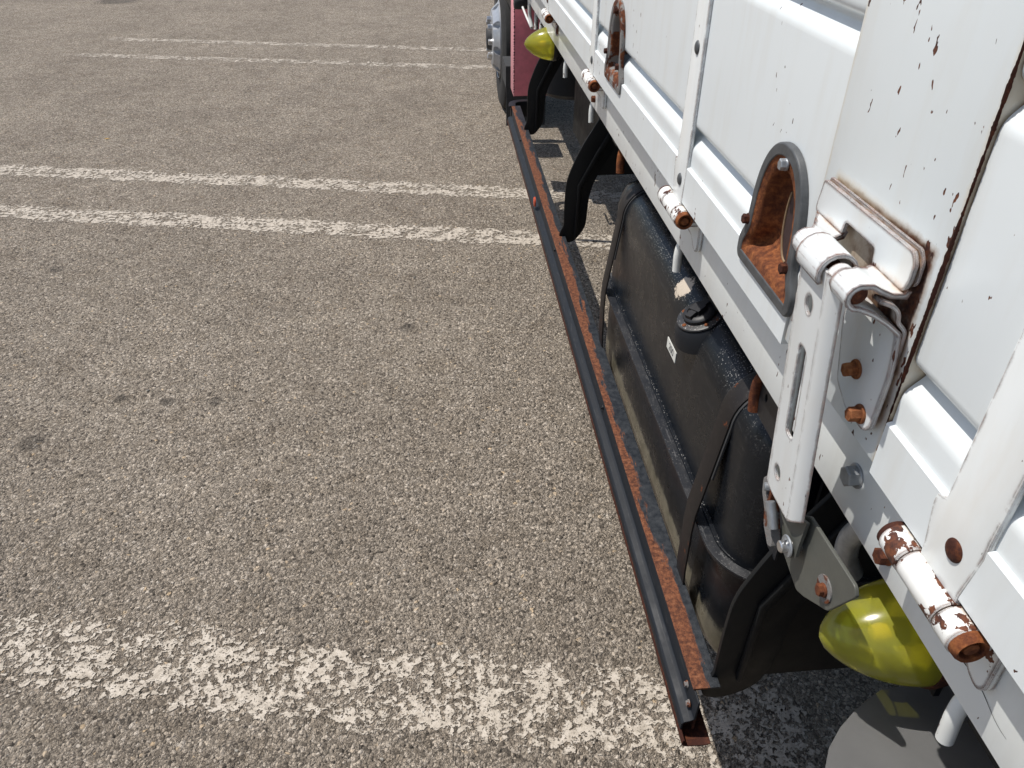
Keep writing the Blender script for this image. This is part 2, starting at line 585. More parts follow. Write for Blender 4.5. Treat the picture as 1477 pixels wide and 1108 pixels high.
def bevelled(bm, w, seg=2, ang=30):
    es = [e for e in bm.edges if len(e.link_faces) == 2 and e.calc_face_angle(0) > math.radians(ang)]
    if w > 0 and es:
        bmesh.ops.bevel(bm, geom=es, offset=w, segments=seg, profile=.5, affect='EDGES', clamp_overlap=True)


def to_mesh(bm, name='m'):
    bmesh.ops.recalc_face_normals(bm, faces=bm.faces)
    me = bpy.data.meshes.new(name)
    bm.to_mesh(me)
    bm.free()
    return me


def box_bm(bm, lo, hi):
    vs = [bm.verts.new((x, y, z)) for x in (lo[0], hi[0]) for y in (lo[1], hi[1]) for z in (lo[2], hi[2])]
    for f in ((0, 1, 3, 2), (4, 6, 7, 5), (0, 4, 5, 1), (2, 3, 7, 6), (0, 2, 6, 4), (1, 5, 7, 3)):
        bm.faces.new([vs[i] for i in f])


def box(name, lo, hi, mat, parent, bev=.001, seg=2):
    bm = bmesh.new()
    box_bm(bm, lo, hi)
    bevelled(bm, bev, seg)
    return link(name, to_mesh(bm), parent, mat)


def prism_bm(bm, pts, axis, a, b):
    """closed polygon extruded along axis ('x': pts are (y,z); 'y': (x,z); 'z': (x,y))"""
    def P(p, t):
        return {'x': (t, p[0], p[1]), 'y': (p[0], t, p[1]), 'z': (p[0], p[1], t)}[axis]
    v0 = [bm.verts.new(P(p, a)) for p in pts]
    v1 = [bm.verts.new(P(p, b)) for p in pts]
    n = len(pts)
    bm.faces.new(v0)
    bm.faces.new(list(reversed(v1)))
    for i in range(n):
        j = (i + 1) % n
        bm.faces.new((v0[i], v1[i], v1[j], v0[j]))


def prism(name, pts, axis, a, b, mat, parent, bev=.001, seg=2, smooth=35):
    bm = bmesh.new()
    prism_bm(bm, pts, axis, a, b)
    bmesh.ops.recalc_face_normals(bm, faces=bm.faces)
    bevelled(bm, bev, seg)
    return link(name, to_mesh(bm), parent, mat, smooth)


def round_path(pts, r, closed=False, seg=4):
    """round the corners of a 2D polyline"""
    out = []
    n = len(pts)
    for i in range(n):
        if not closed and i in (0, n - 1):
            out.append(tuple(pts[i]))
            continue
        p = Vector(pts[i])
        a = Vector(pts[i - 1]) - p
        b = Vector(pts[(i + 1) % n]) - p
        rr = r[i] if isinstance(r, (list, tuple)) else r
        rr = min(rr, a.length * .48, b.length * .48)
        if rr <= 1e-6:
            out.append(tuple(p))
            continue
        A = p + a.normalized() * rr
        B = p + b.normalized() * rr
        for k in range(seg + 1):
            t = k / seg
            out.append(tuple(A * (1 - t) ** 2 + p * 2 * t * (1 - t) + B * t * t))
    return out


def offset_path(pts, d, closed=False):
    n = len(pts)
    out = []
    for i in range(n):
        p = Vector(pts[i])
        if closed or 0 < i < n - 1:
            a = (p - Vector(pts[i - 1])).normalized()
            b = (Vector(pts[(i + 1) % n]) - p).normalized()
        elif i == 0:
            a = b = (Vector(pts[1]) - p).normalized()
        else:
            a = b = (p - Vector(pts[i - 1])).normalized()
        na = Vector((-a.y, a.x))
        nb = Vector((-b.y, b.x))
        m = (na + nb)
        if m.length < 1e-6:
            m = na
        m.normalize()
        k = max(.35, m.dot(na))
        out.append(tuple(p + m * d / k))
    return out


def sheet_bm(bm, path, th, axis, a, b, closed=False):
    """bent sheet metal: 2D path thickened by th, extruded along axis"""
    off = offset_path(path, th, closed)

    def P(p, t):
        return {'x': (t, p[0], p[1]), 'y': (p[0], t, p[1]), 'z': (p[0], p[1], t)}[axis]
    n = len(path)
    A = [[bm.verts.new(P(p, t)) for p in q] for q in (path, off) for t in (a, b)]
    p0, p1, o0, o1 = A
    m = n if closed else n - 1
    for i in range(m):
        j = (i + 1) % n
        bm.faces.new((p0[i], p0[j], p1[j], p1[i]))
        bm.faces.new((o0[i], o1[i], o1[j], o0[j]))
        bm.faces.new((p0[i], o0[i], o0[j], p0[j]))
        bm.faces.new((p1[i], p1[j], o1[j], o1[i]))
    if not closed:
        bm.faces.new((p0[0], p1[0], o1[0], o0[0]))
        bm.faces.new((p0[-1], o0[-1], o1[-1], p1[-1]))


def sheet(name, path, th, axis, a, b, mat, parent, closed=False, bev=.0006, smooth=40):
    bm = bmesh.new()
    sheet_bm(bm, path, th, axis, a, b, closed)
    bmesh.ops.recalc_face_normals(bm, faces=bm.faces)
    if bev:
        bevelled(bm, bev, 2, 50)
    return link(name, to_mesh(bm), parent, mat, smooth)


def flat_plate_mesh(outer, holes, th, bev=.0008):
    """2D outline with holes -> solid plate in XY, thickness in Z, via a filled curve"""
    cu = bpy.data.curves.new('tmp', 'CURVE')
    cu.dimensions = '2D'
    cu.fill_mode = 'BOTH'
    cu.extrude = max(th / 2 - bev, .0002)
    cu.bevel_depth = bev
    cu.bevel_resolution = 1
    cu.offset = -bev
    for loop in [outer] + holes:
        sp = cu.splines.new('POLY')
        sp.points.add(len(loop) - 1)
        for q, p in zip(sp.points, loop):
            q.co = (p[0], p[1], 0, 1)
        sp.use_cyclic_u = True
    ob = bpy.data.objects.new('tmp', cu)
    COL.objects.link(ob)
    dg = bpy.context.evaluated_depsgraph_get()
    me = bpy.data.meshes.new_from_object(ob.evaluated_get(dg))
    bpy.data.objects.remove(ob)
    bpy.data.curves.remove(cu)
    bm = bmesh.new()
    bm.from_mesh(me)
    bmesh.ops.remove_doubles(bm, verts=bm.verts, dist=1e-6)
    bpy.data.meshes.remove(me)
    return bm


def plate_x(name, outer, holes, x, th, mat, parent, bev=.0008):
    """plate lying in the YZ plane: outline points are (y, z)"""
    bm = flat_plate_mesh([(p[0], p[1]) for p in outer], [[(p[0], p[1]) for p in h] for h in holes], th, bev)
    for v in bm.verts:
        v.co = (x + v.co.z, v.co.x, v.co.y)
    return link(name, to_mesh(bm), parent, mat, 20)


def plate_y(name, outer, holes, y, th, mat, parent, bev=.0008):
    bm = flat_plate_mesh(outer, holes, th, bev)
    for v in bm.verts:
        v.co = (v.co.x, y + v.co.z, v.co.y)
    return link(name, to_mesh(bm), parent, mat)


def frame_of(d):
    d = Vector(d).normalized()
    q = Vector((0, 0, 1)).rotation_difference(d)
    return q.to_matrix()


def lathe_bm(bm, prof, origin, axis, seg=32, closed=False):
    R = frame_of(axis)
    O = Vector(origin)
    rings = []
    for (r, h) in prof:
        if r < 1e-6:
            rings.append([bm.verts.new(O + R @ Vector((0, 0, h)))])
        else:
            rings.append([bm.verts.new(O + R @ Vector((r * math.cos(2 * PI * k / seg), r * math.sin(2 * PI * k / seg), h))) for k in range(seg)])
    pairs = list(zip(rings, rings[1:]))
    if closed:
        pairs.append((rings[-1], rings[0]))
    for a, b in pairs:
        for k in range(seg):
            k2 = (k + 1) % seg
            if len(a) == 1 and len(b) == 1:
                continue
            if len(a) == 1:
                bm.faces.new((a[0], b[k], b[k2]))
            elif len(b) == 1:
                bm.faces.new((a[k], b[0], a[k2]))
            else:
                bm.faces.new((a[k], b[k], b[k2], a[k2]))


def lathe(name, prof, origin, axis, mat, parent, seg=32, closed=False, smooth=40):
    bm = bmesh.new()
    lathe_bm(bm, prof, origin, axis, seg, closed)
    return link(name, to_mesh(bm), parent, mat, smooth)


def cyl_prof(r, h0, h1, b=.001):
    return [(0, h0), (r - b, h0), (r, h0 + b), (r, h1 - b), (r - b, h1), (0, h1)]


def cyl(name, a, b, r, mat, parent, bev=.001, seg=28):
    a, b = Vector(a), Vector(b)
    return lathe(name, cyl_prof(r, 0, (b - a).length, bev), a, b - a, mat, parent, seg)


def tube_bm(bm, pts, r, seg=14, cap=True):
    pts = [Vector(p) for p in pts]
    rings = []
    up = None
    for i, p in enumerate(pts):
        d = (pts[min(i + 1, len(pts) - 1)] - pts[max(i - 1, 0)]).normalized()
        if up is None:
            up = d.orthogonal().normalized()
        up = (up - d * up.dot(d)).normalized()
        s_ = d.cross(up)
        rr = r(i / (len(pts) - 1)) if callable(r) else r
        rings.append([bm.verts.new(p + (up * math.cos(2 * PI * k / seg) + s_ * math.sin(2 * PI * k / seg)) * rr) for k in range(seg)])
    for a, b in zip(rings, rings[1:]):
        for k in range(seg):
            bm.faces.new((a[k], b[k], b[(k + 1) % seg], a[(k + 1) % seg]))
    if cap:
        bm.faces.new(rings[0])
        bm.faces.new(list(reversed(rings[-1])))


def smooth3(pts, n=6):
    """catmull-rom"""
    P = [Vector(p) for p in pts]
    P = [P[0] * 2 - P[1]] + P + [P[-1] * 2 - P[-2]]
    out = []
    for i in range(1, len(P) - 2):
        for k in range(n):
            t = k / n
            a, b, c, d = P[i - 1], P[i], P[i + 1], P[i + 2]
            out.append(.5 * ((2 * b) + (c - a) * t + (2 * a - 5 * b + 4 * c - d) * t * t + (-a + 3 * b - 3 * c + d) * t ** 3))
    out.append(P[-2])
    return out


def tube(name, pts, r, mat, parent, seg=14, smooth=50):
    bm = bmesh.new()
    tube_bm(bm, pts, r, seg)
    return link(name, to_mesh(bm), parent, mat, smooth)


def bolt(name, at, axis, af, h, mat, parent, washer=1.35, rot=0.0, wh=.002, dome=.25, ragged=0.0):
    """hex bolt head with a pressed flange washer, axis points out of the surface"""
    bm = bmesh.new()
    R = frame_of(axis)
    O = Vector(at)
    rr = af / 2 / math.cos(PI / 6)
    wr = rr * washer
    lathe_bm(bm, [(0, 0), (wr, 0), (wr, wh * .6), (wr * .93, wh), (0, wh)], at, axis, 28)
    # hexagon
    rings = []
    for (k, z) in ((1, wh * .9), (1, h * .9), (.86, h), (.55, h)):
        ring = []
        for i in range(6):
            a = rot + i * PI / 3
            jr = 1 + ragged * random.uniform(-1, .3)
            ring.append(bm.verts.new(O + R @ Vector((rr * k * jr * math.cos(a), rr * k * jr * math.sin(a), z))))
        rings.append(ring)
    for a, b in zip(rings, rings[1:]):
        for i in range(6):
            bm.faces.new((a[i], a[(i + 1) % 6], b[(i + 1) % 6], b[i]))
    bm.faces.new(rings[-1])
    bm.faces.new(list(reversed(rings[0])))
    return link(name, to_mesh(bm), parent, mat, 30)


def rivet(name, at, axis, r, h, mat, parent):
    prof = [(0, 0), (r, 0)] + [(r * math.cos(a), h * math.sin(a)) for a in [PI / 2 * k / 6 for k in range(1, 6)]] + [(0, h)]
    return lathe(name, prof, at, axis, mat, parent, 24)


def boolean_cut(me, cutters):
    """solid mesh minus a list of cutter meshes (evaluated modifier, no operators)"""
    a = bpy.data.objects.new('a', me)
    COL.objects.link(a)
    tmp = [a]
    for cme in cutters:
        c = bpy.data.objects.new('c', cme)
        COL.objects.link(c)
        tmp.append(c)
        md = a.modifiers.new('b', 'BOOLEAN')
        md.operation = 'DIFFERENCE'
        md.solver = 'EXACT'
        md.object = c
    bpy.context.view_layer.update()
    dg = bpy.context.evaluated_depsgraph_get()
    res = bpy.data.meshes.new_from_object(a.evaluated_get(dg))
    for o in tmp:
        bpy.data.objects.remove(o)
    return res


def tag(o, label=None, cat=None, group=None, kind=None):
    if label: o['label'] = label
    if cat: o['category'] = cat
    if group: o['group'] = group
    if kind: o['kind'] = kind
    return o


def ring_pts(cx, cy, r, n=20, ry=None):
    return [(cx + r * math.cos(2 * PI * k / n), cy + (ry or r) * math.sin(2 * PI * k / n)) for k in range(n)]


# ------------------------------------------------------------------ ground and painted lines
def grid_mesh(x0, x1, y0, y1, z=0):
    me = bpy.data.meshes.new('ground')
    me.from_pydata([(x0, y0, z), (x1, y0, z), (x1, y1, z), (x0, y1, z)], [], [(0, 1, 2, 3)])
    return me


gr = link('ground', grid_mesh(-60, 60, -60, 60), None, M['asphalt'], smooth=0, center=(0, 0, 0))
tag(gr, 'worn grey brown asphalt of the parking lot', 'asphalt', kind='structure')

SL = math.atan(-.203)


def line(x0, x1, ymid0, width, mat, label):
    """ymid0 = y of the centre line at x = 0"""
    L = (x1 - x0) / math.cos(SL)
    me = bpy.data.meshes.new('parking_line')
    n = 60
    vs, fs = [], []
    for i in range(n + 1):
        t = -.5 + i / n
        for s_ in (-.5, .5):
            vs.append((t * L, s_ * width, 0))
    for i in range(n):
        fs.append((2 * i, 2 * i + 2, 2 * i + 3, 2 * i + 1))
    me.from_pydata(vs, [], fs)
    uv = me.uv_layers.new(name='UVMap')
    for lp in me.loops:
        v = me.vertices[lp.vertex_index].co
        uv.data[lp.index].uv = (v.x / L, v.y / width)
    o = bpy.data.objects.new('parking_line', me)
    COL.objects.link(o)
    me.materials.append(mat)
    xm = (x0 + x1) / 2
    o.location = (xm, ymid0 - .203 * xm, .002)
    o.rotation_euler = (0, 0, SL)
    tag(o, label, 'painted line', kind='structure')
    return o


line(-2.95, .80, .928, .235, M['line_near'], 'broad flaking white painted line nearest the camera')
line(-2.95, 2.4, 3.215, .185, M['line_mid'], 'worn white painted line, nearer one of the middle pair')
line(-2.95, 2.4, 3.745, .185, M['line_mid'], 'worn white painted line, farther one of the middle pair')
line(-3.05, 2.4, 6.33, .16, M['line_far'], 'faded white painted line, nearer one of the far pair')
line(-2.95, 2.4, 6.94, .16, M['line_far'], 'faded white painted line, farther one of the far pair')

# loose chippings
bm = bmesh.new()
for k in range(900):
    x = random.uniform(-3.2, .9)
    y = random.uniform(.7, 6)
    if x < -1.2 - (y - 1) * .4:
        continue
    r = random.uniform(.0014, .0034) * (1 + (random.random() < .05) * .6)
    t = Matrix.Translation((x, y, r * .4)) @ Matrix.Rotation(random.uniform(0, 6), 4, 'Z') @ Matrix.Diagonal((r * random.uniform(.8, 1.5), r, r * random.uniform(.5, .8), 1))
    g0 = bmesh.ops.create_icosphere(bm, subdivisions=1, radius=1, matrix=t)
    for v in g0['verts']:
        v.co += Vector((random.uniform(-1, 1), random.uniform(-1, 1), random.uniform(-.5, .5))) * r * .25
ch = link('loose_chippings', to_mesh(bm), None, plain('chipping stone', (.27, .25, .215), .8, 0, .45, 900, .3), 0)
tag(ch, 'small loose stone chippings scattered over the asphalt', 'chippings', kind='stuff')

# ------------------------------------------------------------------ the truck
TR = empty('truck', (1.4, 2.0, 0))
tag(TR, 'white flatbed truck with rusty side guard rail and black fuel tank', 'truck')


def gate_profile():
    z0 = 1.043
    return ([(.323, z0), (.3225, 1.0915)] + [(.3235, 1.0925), (.3268, 1.0935)]
            + round_path([(.3268, 1.100), (.3268, 1.1205), (.3400, 1.1345), (.3400, 1.1385), (.3268, 1.1450), (.3268, 1.2)], .007, seg=4)[1:-1]
            + round_path([(.3268, 1.2), (.3268, 1.3155), (.3400, 1.3295), (.3400, 1.3335), (.3268, 1.3405), (.3268, 1.4)], .007, seg=4)[1:-1]
            + [(.3268, 1.440), (.3268, 1.448), (.350, 1.450), (.350, z0)])


def pocket_outline(grow=0.0, yc=.685):
    half = [(.067, 1.073), (.073, 1.079), (.0735, 1.096), (.067, 1.107), (.0605, 1.118), (.0595, 1.135), (.0580, 1.155), (.0525, 1.178), (.0420, 1.198), (.026, 1.2125), (.009, 1.2180)]
    pts = [(yc + a, b) for a, b in half] + [(yc - a, b) for a, b in reversed(half)]
    pts = round_path(pts, .012, True, 3)
    out = [pts[0]]
    for p in pts[1:]:
        if (Vector(p) - Vector(out[-1])).length > .0012:
            out.append(p)
    if (Vector(out[0]) - Vector(out[-1])).length < .0012:
        out.pop()
    return out


POCK = [.685, 1.475]


# offset direction check: outline is counter-clockwise in (y,z)?
def area(p):
    return sum(p[i][0] * p[(i + 1) % len(p)][1] - p[(i + 1) % len(p)][0] * p[i][1] for i in range(len(p))) / 2


SGN = 1 if area(pocket_outline()) > 0 else -1     # offset_path(+d) moves left of travel = inwards when ccw


def make_gate(y0, y1, pockets):
    bm = bmesh.new()
    prism_bm(bm, gate_profile(), 'y', y0, y1)
    me = to_mesh(bm)
    cuts = []
    for yc in pockets:
        b2 = bmesh.new()
        prism_bm(b2, [(yc + (p[0] - yc) * .90, 1.14 + (p[1] - 1.14) * .92) for p in pocket_outline(0, yc)], 'x', .30, .3600)
        cuts.append(to_mesh(b2))
    if cuts:
        me = boolean_cut(me, cuts)
    return link('side_gate', me, TR, M['gate'], 25)


far_gate = make_gate(.6165, 3.95, POCK)
tag(far_gate, 'far side gate with two rusty hand recesses')
near_gate = make_gate(-1.6, .4283, [])
tag(near_gate, 'near side gate beside the post')

# hand recesses: rubbed grey rim round a rusty scooped cup
for i, yc in enumerate(POCK):
    out = pocket_outline(0, yc)
    e = empty('hand_recess', (.322, yc, 1.14), TR)
    tag(e, 'rusty scooped hand recess' if i == 0 else 'half rusted zinc hand recess')
    # rim: profile lofted around the outline
    loops = [(-.0006, .3262), (-.0006, .3215), (.0000, .3200), (.0010, .3193), (.0102, .3190), (.0112, .3196), (.0116, .3210)]
    bm = bmesh.new()
    rings = []
    for d, x in loops:
        q = offset_path(out, SGN * d, True)
        rings.append([bm.verts.new((x, p[0], p[1])) for p in q])
    for a, b in zip(rings, rings[1:]):
        for k in range(len(a)):
            bm.faces.new((a[k], b[k], b[(k + 1) % len(a)], a[(k + 1) % len(a)]))
    link('rim', to_mesh(bm), e, M['rim_grey'] if i == 0 else M['rust_grey'], 28)
    # cup
    bm = bmesh.new()
    rings = []
    cen = Vector((yc, 1.135))
    q0 = offset_path(out, SGN * .0113, True)
    specs = [(1.0, .3200, 0), (.95, .3212, 0), (.84, .3220, 0), (.80, .325, 0), (.765, .332, .001), (.71, .341, .003), (.60, .3445, .006), (.40, .346, .008), (.2, .3465, .008)]
    for s_, x, dz in specs:
        rings.append([bm.verts.new((x, cen.x + (p[0] - cen.x) * s_, cen.y + dz + (p[1] - cen.y) * (s_ * .97 + .03 if s_ > .8 else s_))) for p in q0])
    for a, b in zip(rings, rings[1:]):
        for k in range(len(a)):
            bm.faces.new((a[k], b[k], b[(k + 1) % len(a)], a[(k + 1) % len(a)]))
    bm.faces.new(rings[-1])
    link('cup', to_mesh(bm), e, M['cup_rust'] if i == 0 else rust_mat('patchy cup rust', dark=-.02, grey=.7), 60)
    # flap closing the finger hole inside the cup
    fl = ring_pts(yc - .019, 1.150, .0190, 26, .042)
    plate_x('inner_flap', fl, [], .3335, .002, plain('dark purple brown flap', (.040, .020, .020), .6, 0, .3, 60) if i == 0 else M['rust_grey'], e)
    bm = bmesh.new()
    tube_bm(bm, [(.3322, yc - .019 + .0190 * math.cos(a), 1.150 + .042 * math.sin(a)) for a in [math.radians(-95 + 130 * k / 16) for k in range(17)]], .0013, 8)
    link('flap_edge', to_mesh(bm), e, plain('worn beige edge', (.24, .16, .09), .6, 0, .2, 200), 60)
    for (by, bz, rr) in ((yc - .003, 1.201, .0052), (yc + .058, 1.121, .0052), (yc - .050, 1.117, .0052)):
        bolt('rivet_nut', (.3205, by, bz), (-1, 0, 0), rr * 1.9, .007, (M['zinc'] if bz > 1.15 and i == 0 else M['rust_dark']), e, washer=1.05, rot=random.random(), ragged=.12)

# gate post between the two gates, with the rusted seam beside the near gate
post = prism('gate_post', [(.3245, 1.050), (.3245, 1.50), (.36, 1.50), (.36, 1.050)], 'y', .4300, .6145, M['post'], TR, bev=.0014)
tag(post, 'white post between the side gates')
# ragged rust line running down the seam
bm = bmesh.new()
N = 150
rng = random.Random(3)
prev = None
wlk = 0
N = 260
for k in range(N + 1):
    z = 1.082 + (1.45 - 1.082) * k / N
    wlk = max(-.0007, min(.0009, wlk + rng.uniform(-.0004, .0004))); wid = .0011 + rng.uniform(-.0003, .0004) + wlk + (.0007 if z > 1.13 else -.0008)
    vs = [bm.verts.new((.3241, .4300 - wid, z)), bm.verts.new((.3236, .4300, z)), bm.verts.new((.3241, .4300 + wid, z))]
    if prev:
        bm.faces.new((prev[0], prev[1], vs[1], vs[0]))
        bm.faces.new((prev[1], prev[2], vs[2], vs[1]))
    prev = vs
bmesh.ops.solidify(bm, geom=bm.faces[:], thickness=-.004)
link('seam_rust', to_mesh(bm), post, M['dark_gap'], 0)
bm = bmesh.new()
prev = None
for k in range(N + 1):
    z = 1.06 + .39 * k / N
    wid = .0004 + max(0, rng.uniform(-.0006, .0006))
    vs = [bm.verts.new((.3262, .6155 - wid, z)), bm.verts.new((.3262, .6155 + wid, z))]
    if prev:
        bm.faces.new((prev[0], prev[1], vs[1], vs[0]))
    prev = vs
bmesh.ops.solidify(bm, geom=bm.faces[:], thickness=.002)
link('seam_rust', to_mesh(bm), post, M['rust'], 0)

# bed side beam
beam = prism('bed_beam', [(.350, .945), (.350, 1.062), (.372, 1.062), (.372, 1.050), (.354, 1.050), (.354, .949), (.385, .949), (.385, .945)], 'y', -1.6, 3.95, M['beam'], TR, bev=.0009)
# crack with a dark line under the near hinge
bm = bmesh.new()
pts = [(.302 - .0, .986)]
prev = None
for k in range(24):
    t = k / 23
    y = .322 - .075 * t
    z = .9795 - .002 * math.sin(t * 9) - .010 * t
    w = .0007 * (1 - t) + .0001
    vs = [bm.verts.new((.3496, y, z - w)), bm.verts.new((.3496, y, z + w))]
    if prev:
        bm.faces.new((prev[0], prev[1], vs[1], vs[0]))
    prev = vs
bmesh.ops.solidify(bm, geom=bm.faces[:], thickness=.001)
link('crack', to_mesh(bm), beam, M['lamp_black'], 0)
bolt('beam_bolt', (.350, .478, .992), (-1, 0, 0), .017, .0115, M['zinc'], beam, washer=1.18, rot=.3)
bolt('beam_bolt', (.350, .407, .967), (-1, 0, 0), .014, .0095, M['rust'], beam, washer=1.0, rot=.1, ragged=.14)
bolt('beam_bolt', (.350, 1.078, .972), (-1, 0, 0), .011, .006, M['rust_dark'], beam, washer=1.0, rot=.2, ragged=.12) if False else None
bolt('beam_bolt', (.350, 1.70 + .075, .967), (-1, 0, 0), .013, .0085, M['rust'], beam, washer=1.0, rot=.1, ragged=.14)


# hinges
def make_hinge(yc, rusty):
    h = empty('gate_hinge', (.322, yc, 1.03), TR)
    w = .0235
    # strap running up the gate, folded flange along its near edge, tapering into the centre knuckle
    out = [(yc - w, 1.449), (yc - w, 1.098), (yc - w - .001, 1.085), (yc - .020, 1.046), (yc - .020, 1.033), (yc + .024, 1.033), (yc + .026, 1.050), (yc + .033, 1.082), (yc + .032, 1.0905), (yc + w, 1.0935), (yc + w, 1.449)]
    bm = bmesh.new()
    prism_bm(bm, list(reversed(out)), 'x', .3222, .3275)
    bmesh.ops.recalc_face_normals(bm, faces=bm.faces)
    bevelled(bm, .0013, 2)
    s_ = link('strap', to_mesh(bm), h, M['strap'])
    rivet('rivet', (.3223, yc - .001, 1.069), (-1, 0, 0), .0085, .0035, M['rust_dark'] if rusty else M['rim_grey'], h)
    rivet('rivet', (.3223, yc - .001, 1.238), (-1, 0, 0), .0085, .0035, M['rim_grey'], h)
    cx, cz, r = .322, 1.0265, .0128
    cyl('knuckle', (cx, yc - .0205, cz), (cx, yc + .0265, cz), r, M['barrel'], h, .0008)
    cyl('knuckle', (cx, yc - .0415, cz), (cx, yc - .0215, cz), r + .0003, M['barrel'], h, .0012)
    cyl('knuckle', (cx, yc + .0275, cz), (cx, yc + .052, cz), r + .0003, M['barrel'], h, .0012)
    # rusty pin head with a socket
    prof = [(0, -.058), (.0085, -.058)]
    lathe('pin', [(0, .006), (.005, .006), (.0055, .003), (.0078, .0018), (.0085, .0065), (.0105, .0078), (.0118, .0055), (.0122, 0), (.010, 0), (0, 0)][::-1], (cx, yc - .0412, cz), (0, -1, 0), M['rust_orange'], h, 24)
    lathe('pin', [(0, 0), (.012, 0), (.0122, .004), (.009, .0065), (0, .0065)], (cx, yc + .0518, cz), (0, 1, 0), M['rust_dark'], h, 24)
    # tab on the beam
    tab = [(yc - .050, 1.040), (yc + .052, 1.040), (yc + .052, 1.005), (yc + .040, .996), (yc - .022, .9945), (yc - .034, .982), (yc - .046, .979), (yc - .052, .986)]
    b2 = bmesh.new()
    prism_bm(b2, round_path(tab, .006, True, 3), 'x', .3425, .3495)
    bmesh.ops.recalc_face_normals(b2, faces=b2.faces)
    bevelled(b2, .001, 2, 50)
    link('hinge_tab', to_mesh(b2), h, M['barrel'] if rusty else M['strap'])
    # web joining tab and outer knuckles
    for a, b in ((-.0415, -.0225), (.0285, .052)):
        box('hinge_web', (.326, yc + a, cz - .0105), (.344, yc + b, cz - .003), M['strap'], h, .0006)
    return h


for yy in (.323, 1.000, 1.695, 2.43, 3.15):
    make_hinge(yy, yy < .9 or yy > 2)

# ------------------------------------------------------------------ latch between the gates
LT = empty('gate_latch', (.30, .49, 1.2), TR)
tag(LT, 'white chipped latch with lever and pivot')
PX, PZ, PR = .2800, 1.1935, .0108     # pin centre and outer radius of the rolled sheet


def latch_sheet(y0, y1, name, z_top=1.2285, lower=True):
    th = .0036
    path = [(.3200, z_top), (.3200, 1.2075)]
    path += [(.3180, 1.2035), (.3120, 1.2040), (.300, 1.2095), (.288, 1.2140)]
    # around the pin, over the front and back below
    for k in range(9):
        a = math.radians(60 + k * 28)
        path.append((PX + math.cos(a) * (PR - .002), PZ + math.sin(a) * (PR - .002)))
    if lower:
        path += [(.288, 1.1860), (.302, 1.1770), (.3145, 1.1660), (.3160, 1.158), (.3175, 1.147), (.3185, 1.10), (.3185, 1.090)]
    return sheet(name, round_path(path, .004, False, 3), -th, 'y', y0, y1, M['latch'], LT, bev=.0007)


# upper catch plate: standing face plus sloping part, cut out in the middle
bm = bmesh.new()
face = [(.5930, 1.2205), (.4510, 1.2225), (.4450, 1.2160), (.4450, 1.2010), (.4490, 1.1920), (.495, 1.1920), (.4955, 1.2035), (.5445, 1.2035), (.5455, 1.1920), (.596, 1.1920), (.597, 1.197)]
plate_x('catch_plate', round_path(face, .0035, True, 3), [], .3160, .0036, M['latch'], LT, bev=.0006)
# the thin second skin behind it
plate_x('back_plate', round_path([(.5935, 1.2222), (.4505, 1.2242), (.4440, 1.2165), (.4440, 1.200), (.45, 1.195), (.492, 1.2045), (.548, 1.2045), (.595, 1.206)], .003, True, 3), [], .3205, .0022, M['latch'], LT, bev=.0004)


def roll(name, y0, y1, y0b, y1b, mat=None):
    th = .0036
    path = [(.3165, 1.1950), (.3155, 1.1920), (.3060, 1.1935), (.2960, 1.1985), (.2885, 1.2030)]
    for k in range(8):
        a = math.radians(75 + k * 29)
        path.append((PX + math.cos(a) * (PR), PZ + math.sin(a) * (PR)))
    path += [(.2925, 1.1780), (.3050, 1.1700), (.3155, 1.1615), (.3165, 1.155)]
    bm = bmesh.new()
    sheet_bm(bm, path, th, 'y', y0, y1)
    bmesh.ops.recalc_face_normals(bm, faces=bm.faces)
    # widen towards the gate
    for v in bm.verts:
        t = max(0, min(1, (v.co.x - .284) / .031)) if v.co.z > 1.187 else 0
        if v.co.y > (y0 + y1) / 2:
            v.co.y += (y1b - y1) * t
        else:
            v.co.y += (y0b - y0) * t
    return link(name, to_mesh(bm), LT, mat or M['latch'], 45)



roll('rolled_lug', .4400, .4660, .4460, .4950)
roll('rolled_lug', .5170, .5360, .5460, .5950)
# strap plate with the two rusty bolts, rounded lower end
sp = [(.4410, 1.164), (.5030, 1.164), (.5120, 1.150), (.5120, 1.135), (.495, 1.086), (.472, 1.0735), (.442, 1.0735), (.4345, 1.081), (.4335, 1.130), (.4370, 1.150)]
plate_x('strap_plate', round_path(sp, .005, True, 4), [], .3170, .0046, M['latch'], LT, bev=.001)
bolt('strap_bolt', (.3146, .4725, 1.1115), (-1, 0, 0), .0105, .0105, M['gold_rust'], LT, washer=1.32, rot=.2, ragged=.08)
bolt('strap_bolt', (.3146, .4500, 1.0845), (-1, 0, 0), .0105, .0105, M['gold_rust'], LT, washer=1.32, rot=.6, ragged=.08)
cyl('latch_pin', (PX, .4440, PZ), (PX, .5400, PZ), .0072, M['rust_dark'], LT)
cyl('pin_sleeve', (PX, .4665, PZ), (PX, .4765, PZ), .0098, M['latch'], LT)
# second bent strip lying under the lug
sheet('under_strip', round_path([(.2940, 1.1890), (.3060, 1.1840), (.3105, 1.1790), (.3115, 1.172), (.3195, 1.164), (.3205, 1.150), (.3207, 1.12)], .003, False, 3), .0032, 'y', .4400, .450, M['latch'], LT)
bolt('post_bolt', (.3235, .592, 1.085), (-1, 0, 0), .011, .006, M['rust'], LT, washer=1.1, ragged=.15)

# lever: pressed channel with three openings, hanging from the pin
W = .06
top_y, bot_y = .5160, .5260                  # far edge at top / bottom
Ltot = .2485


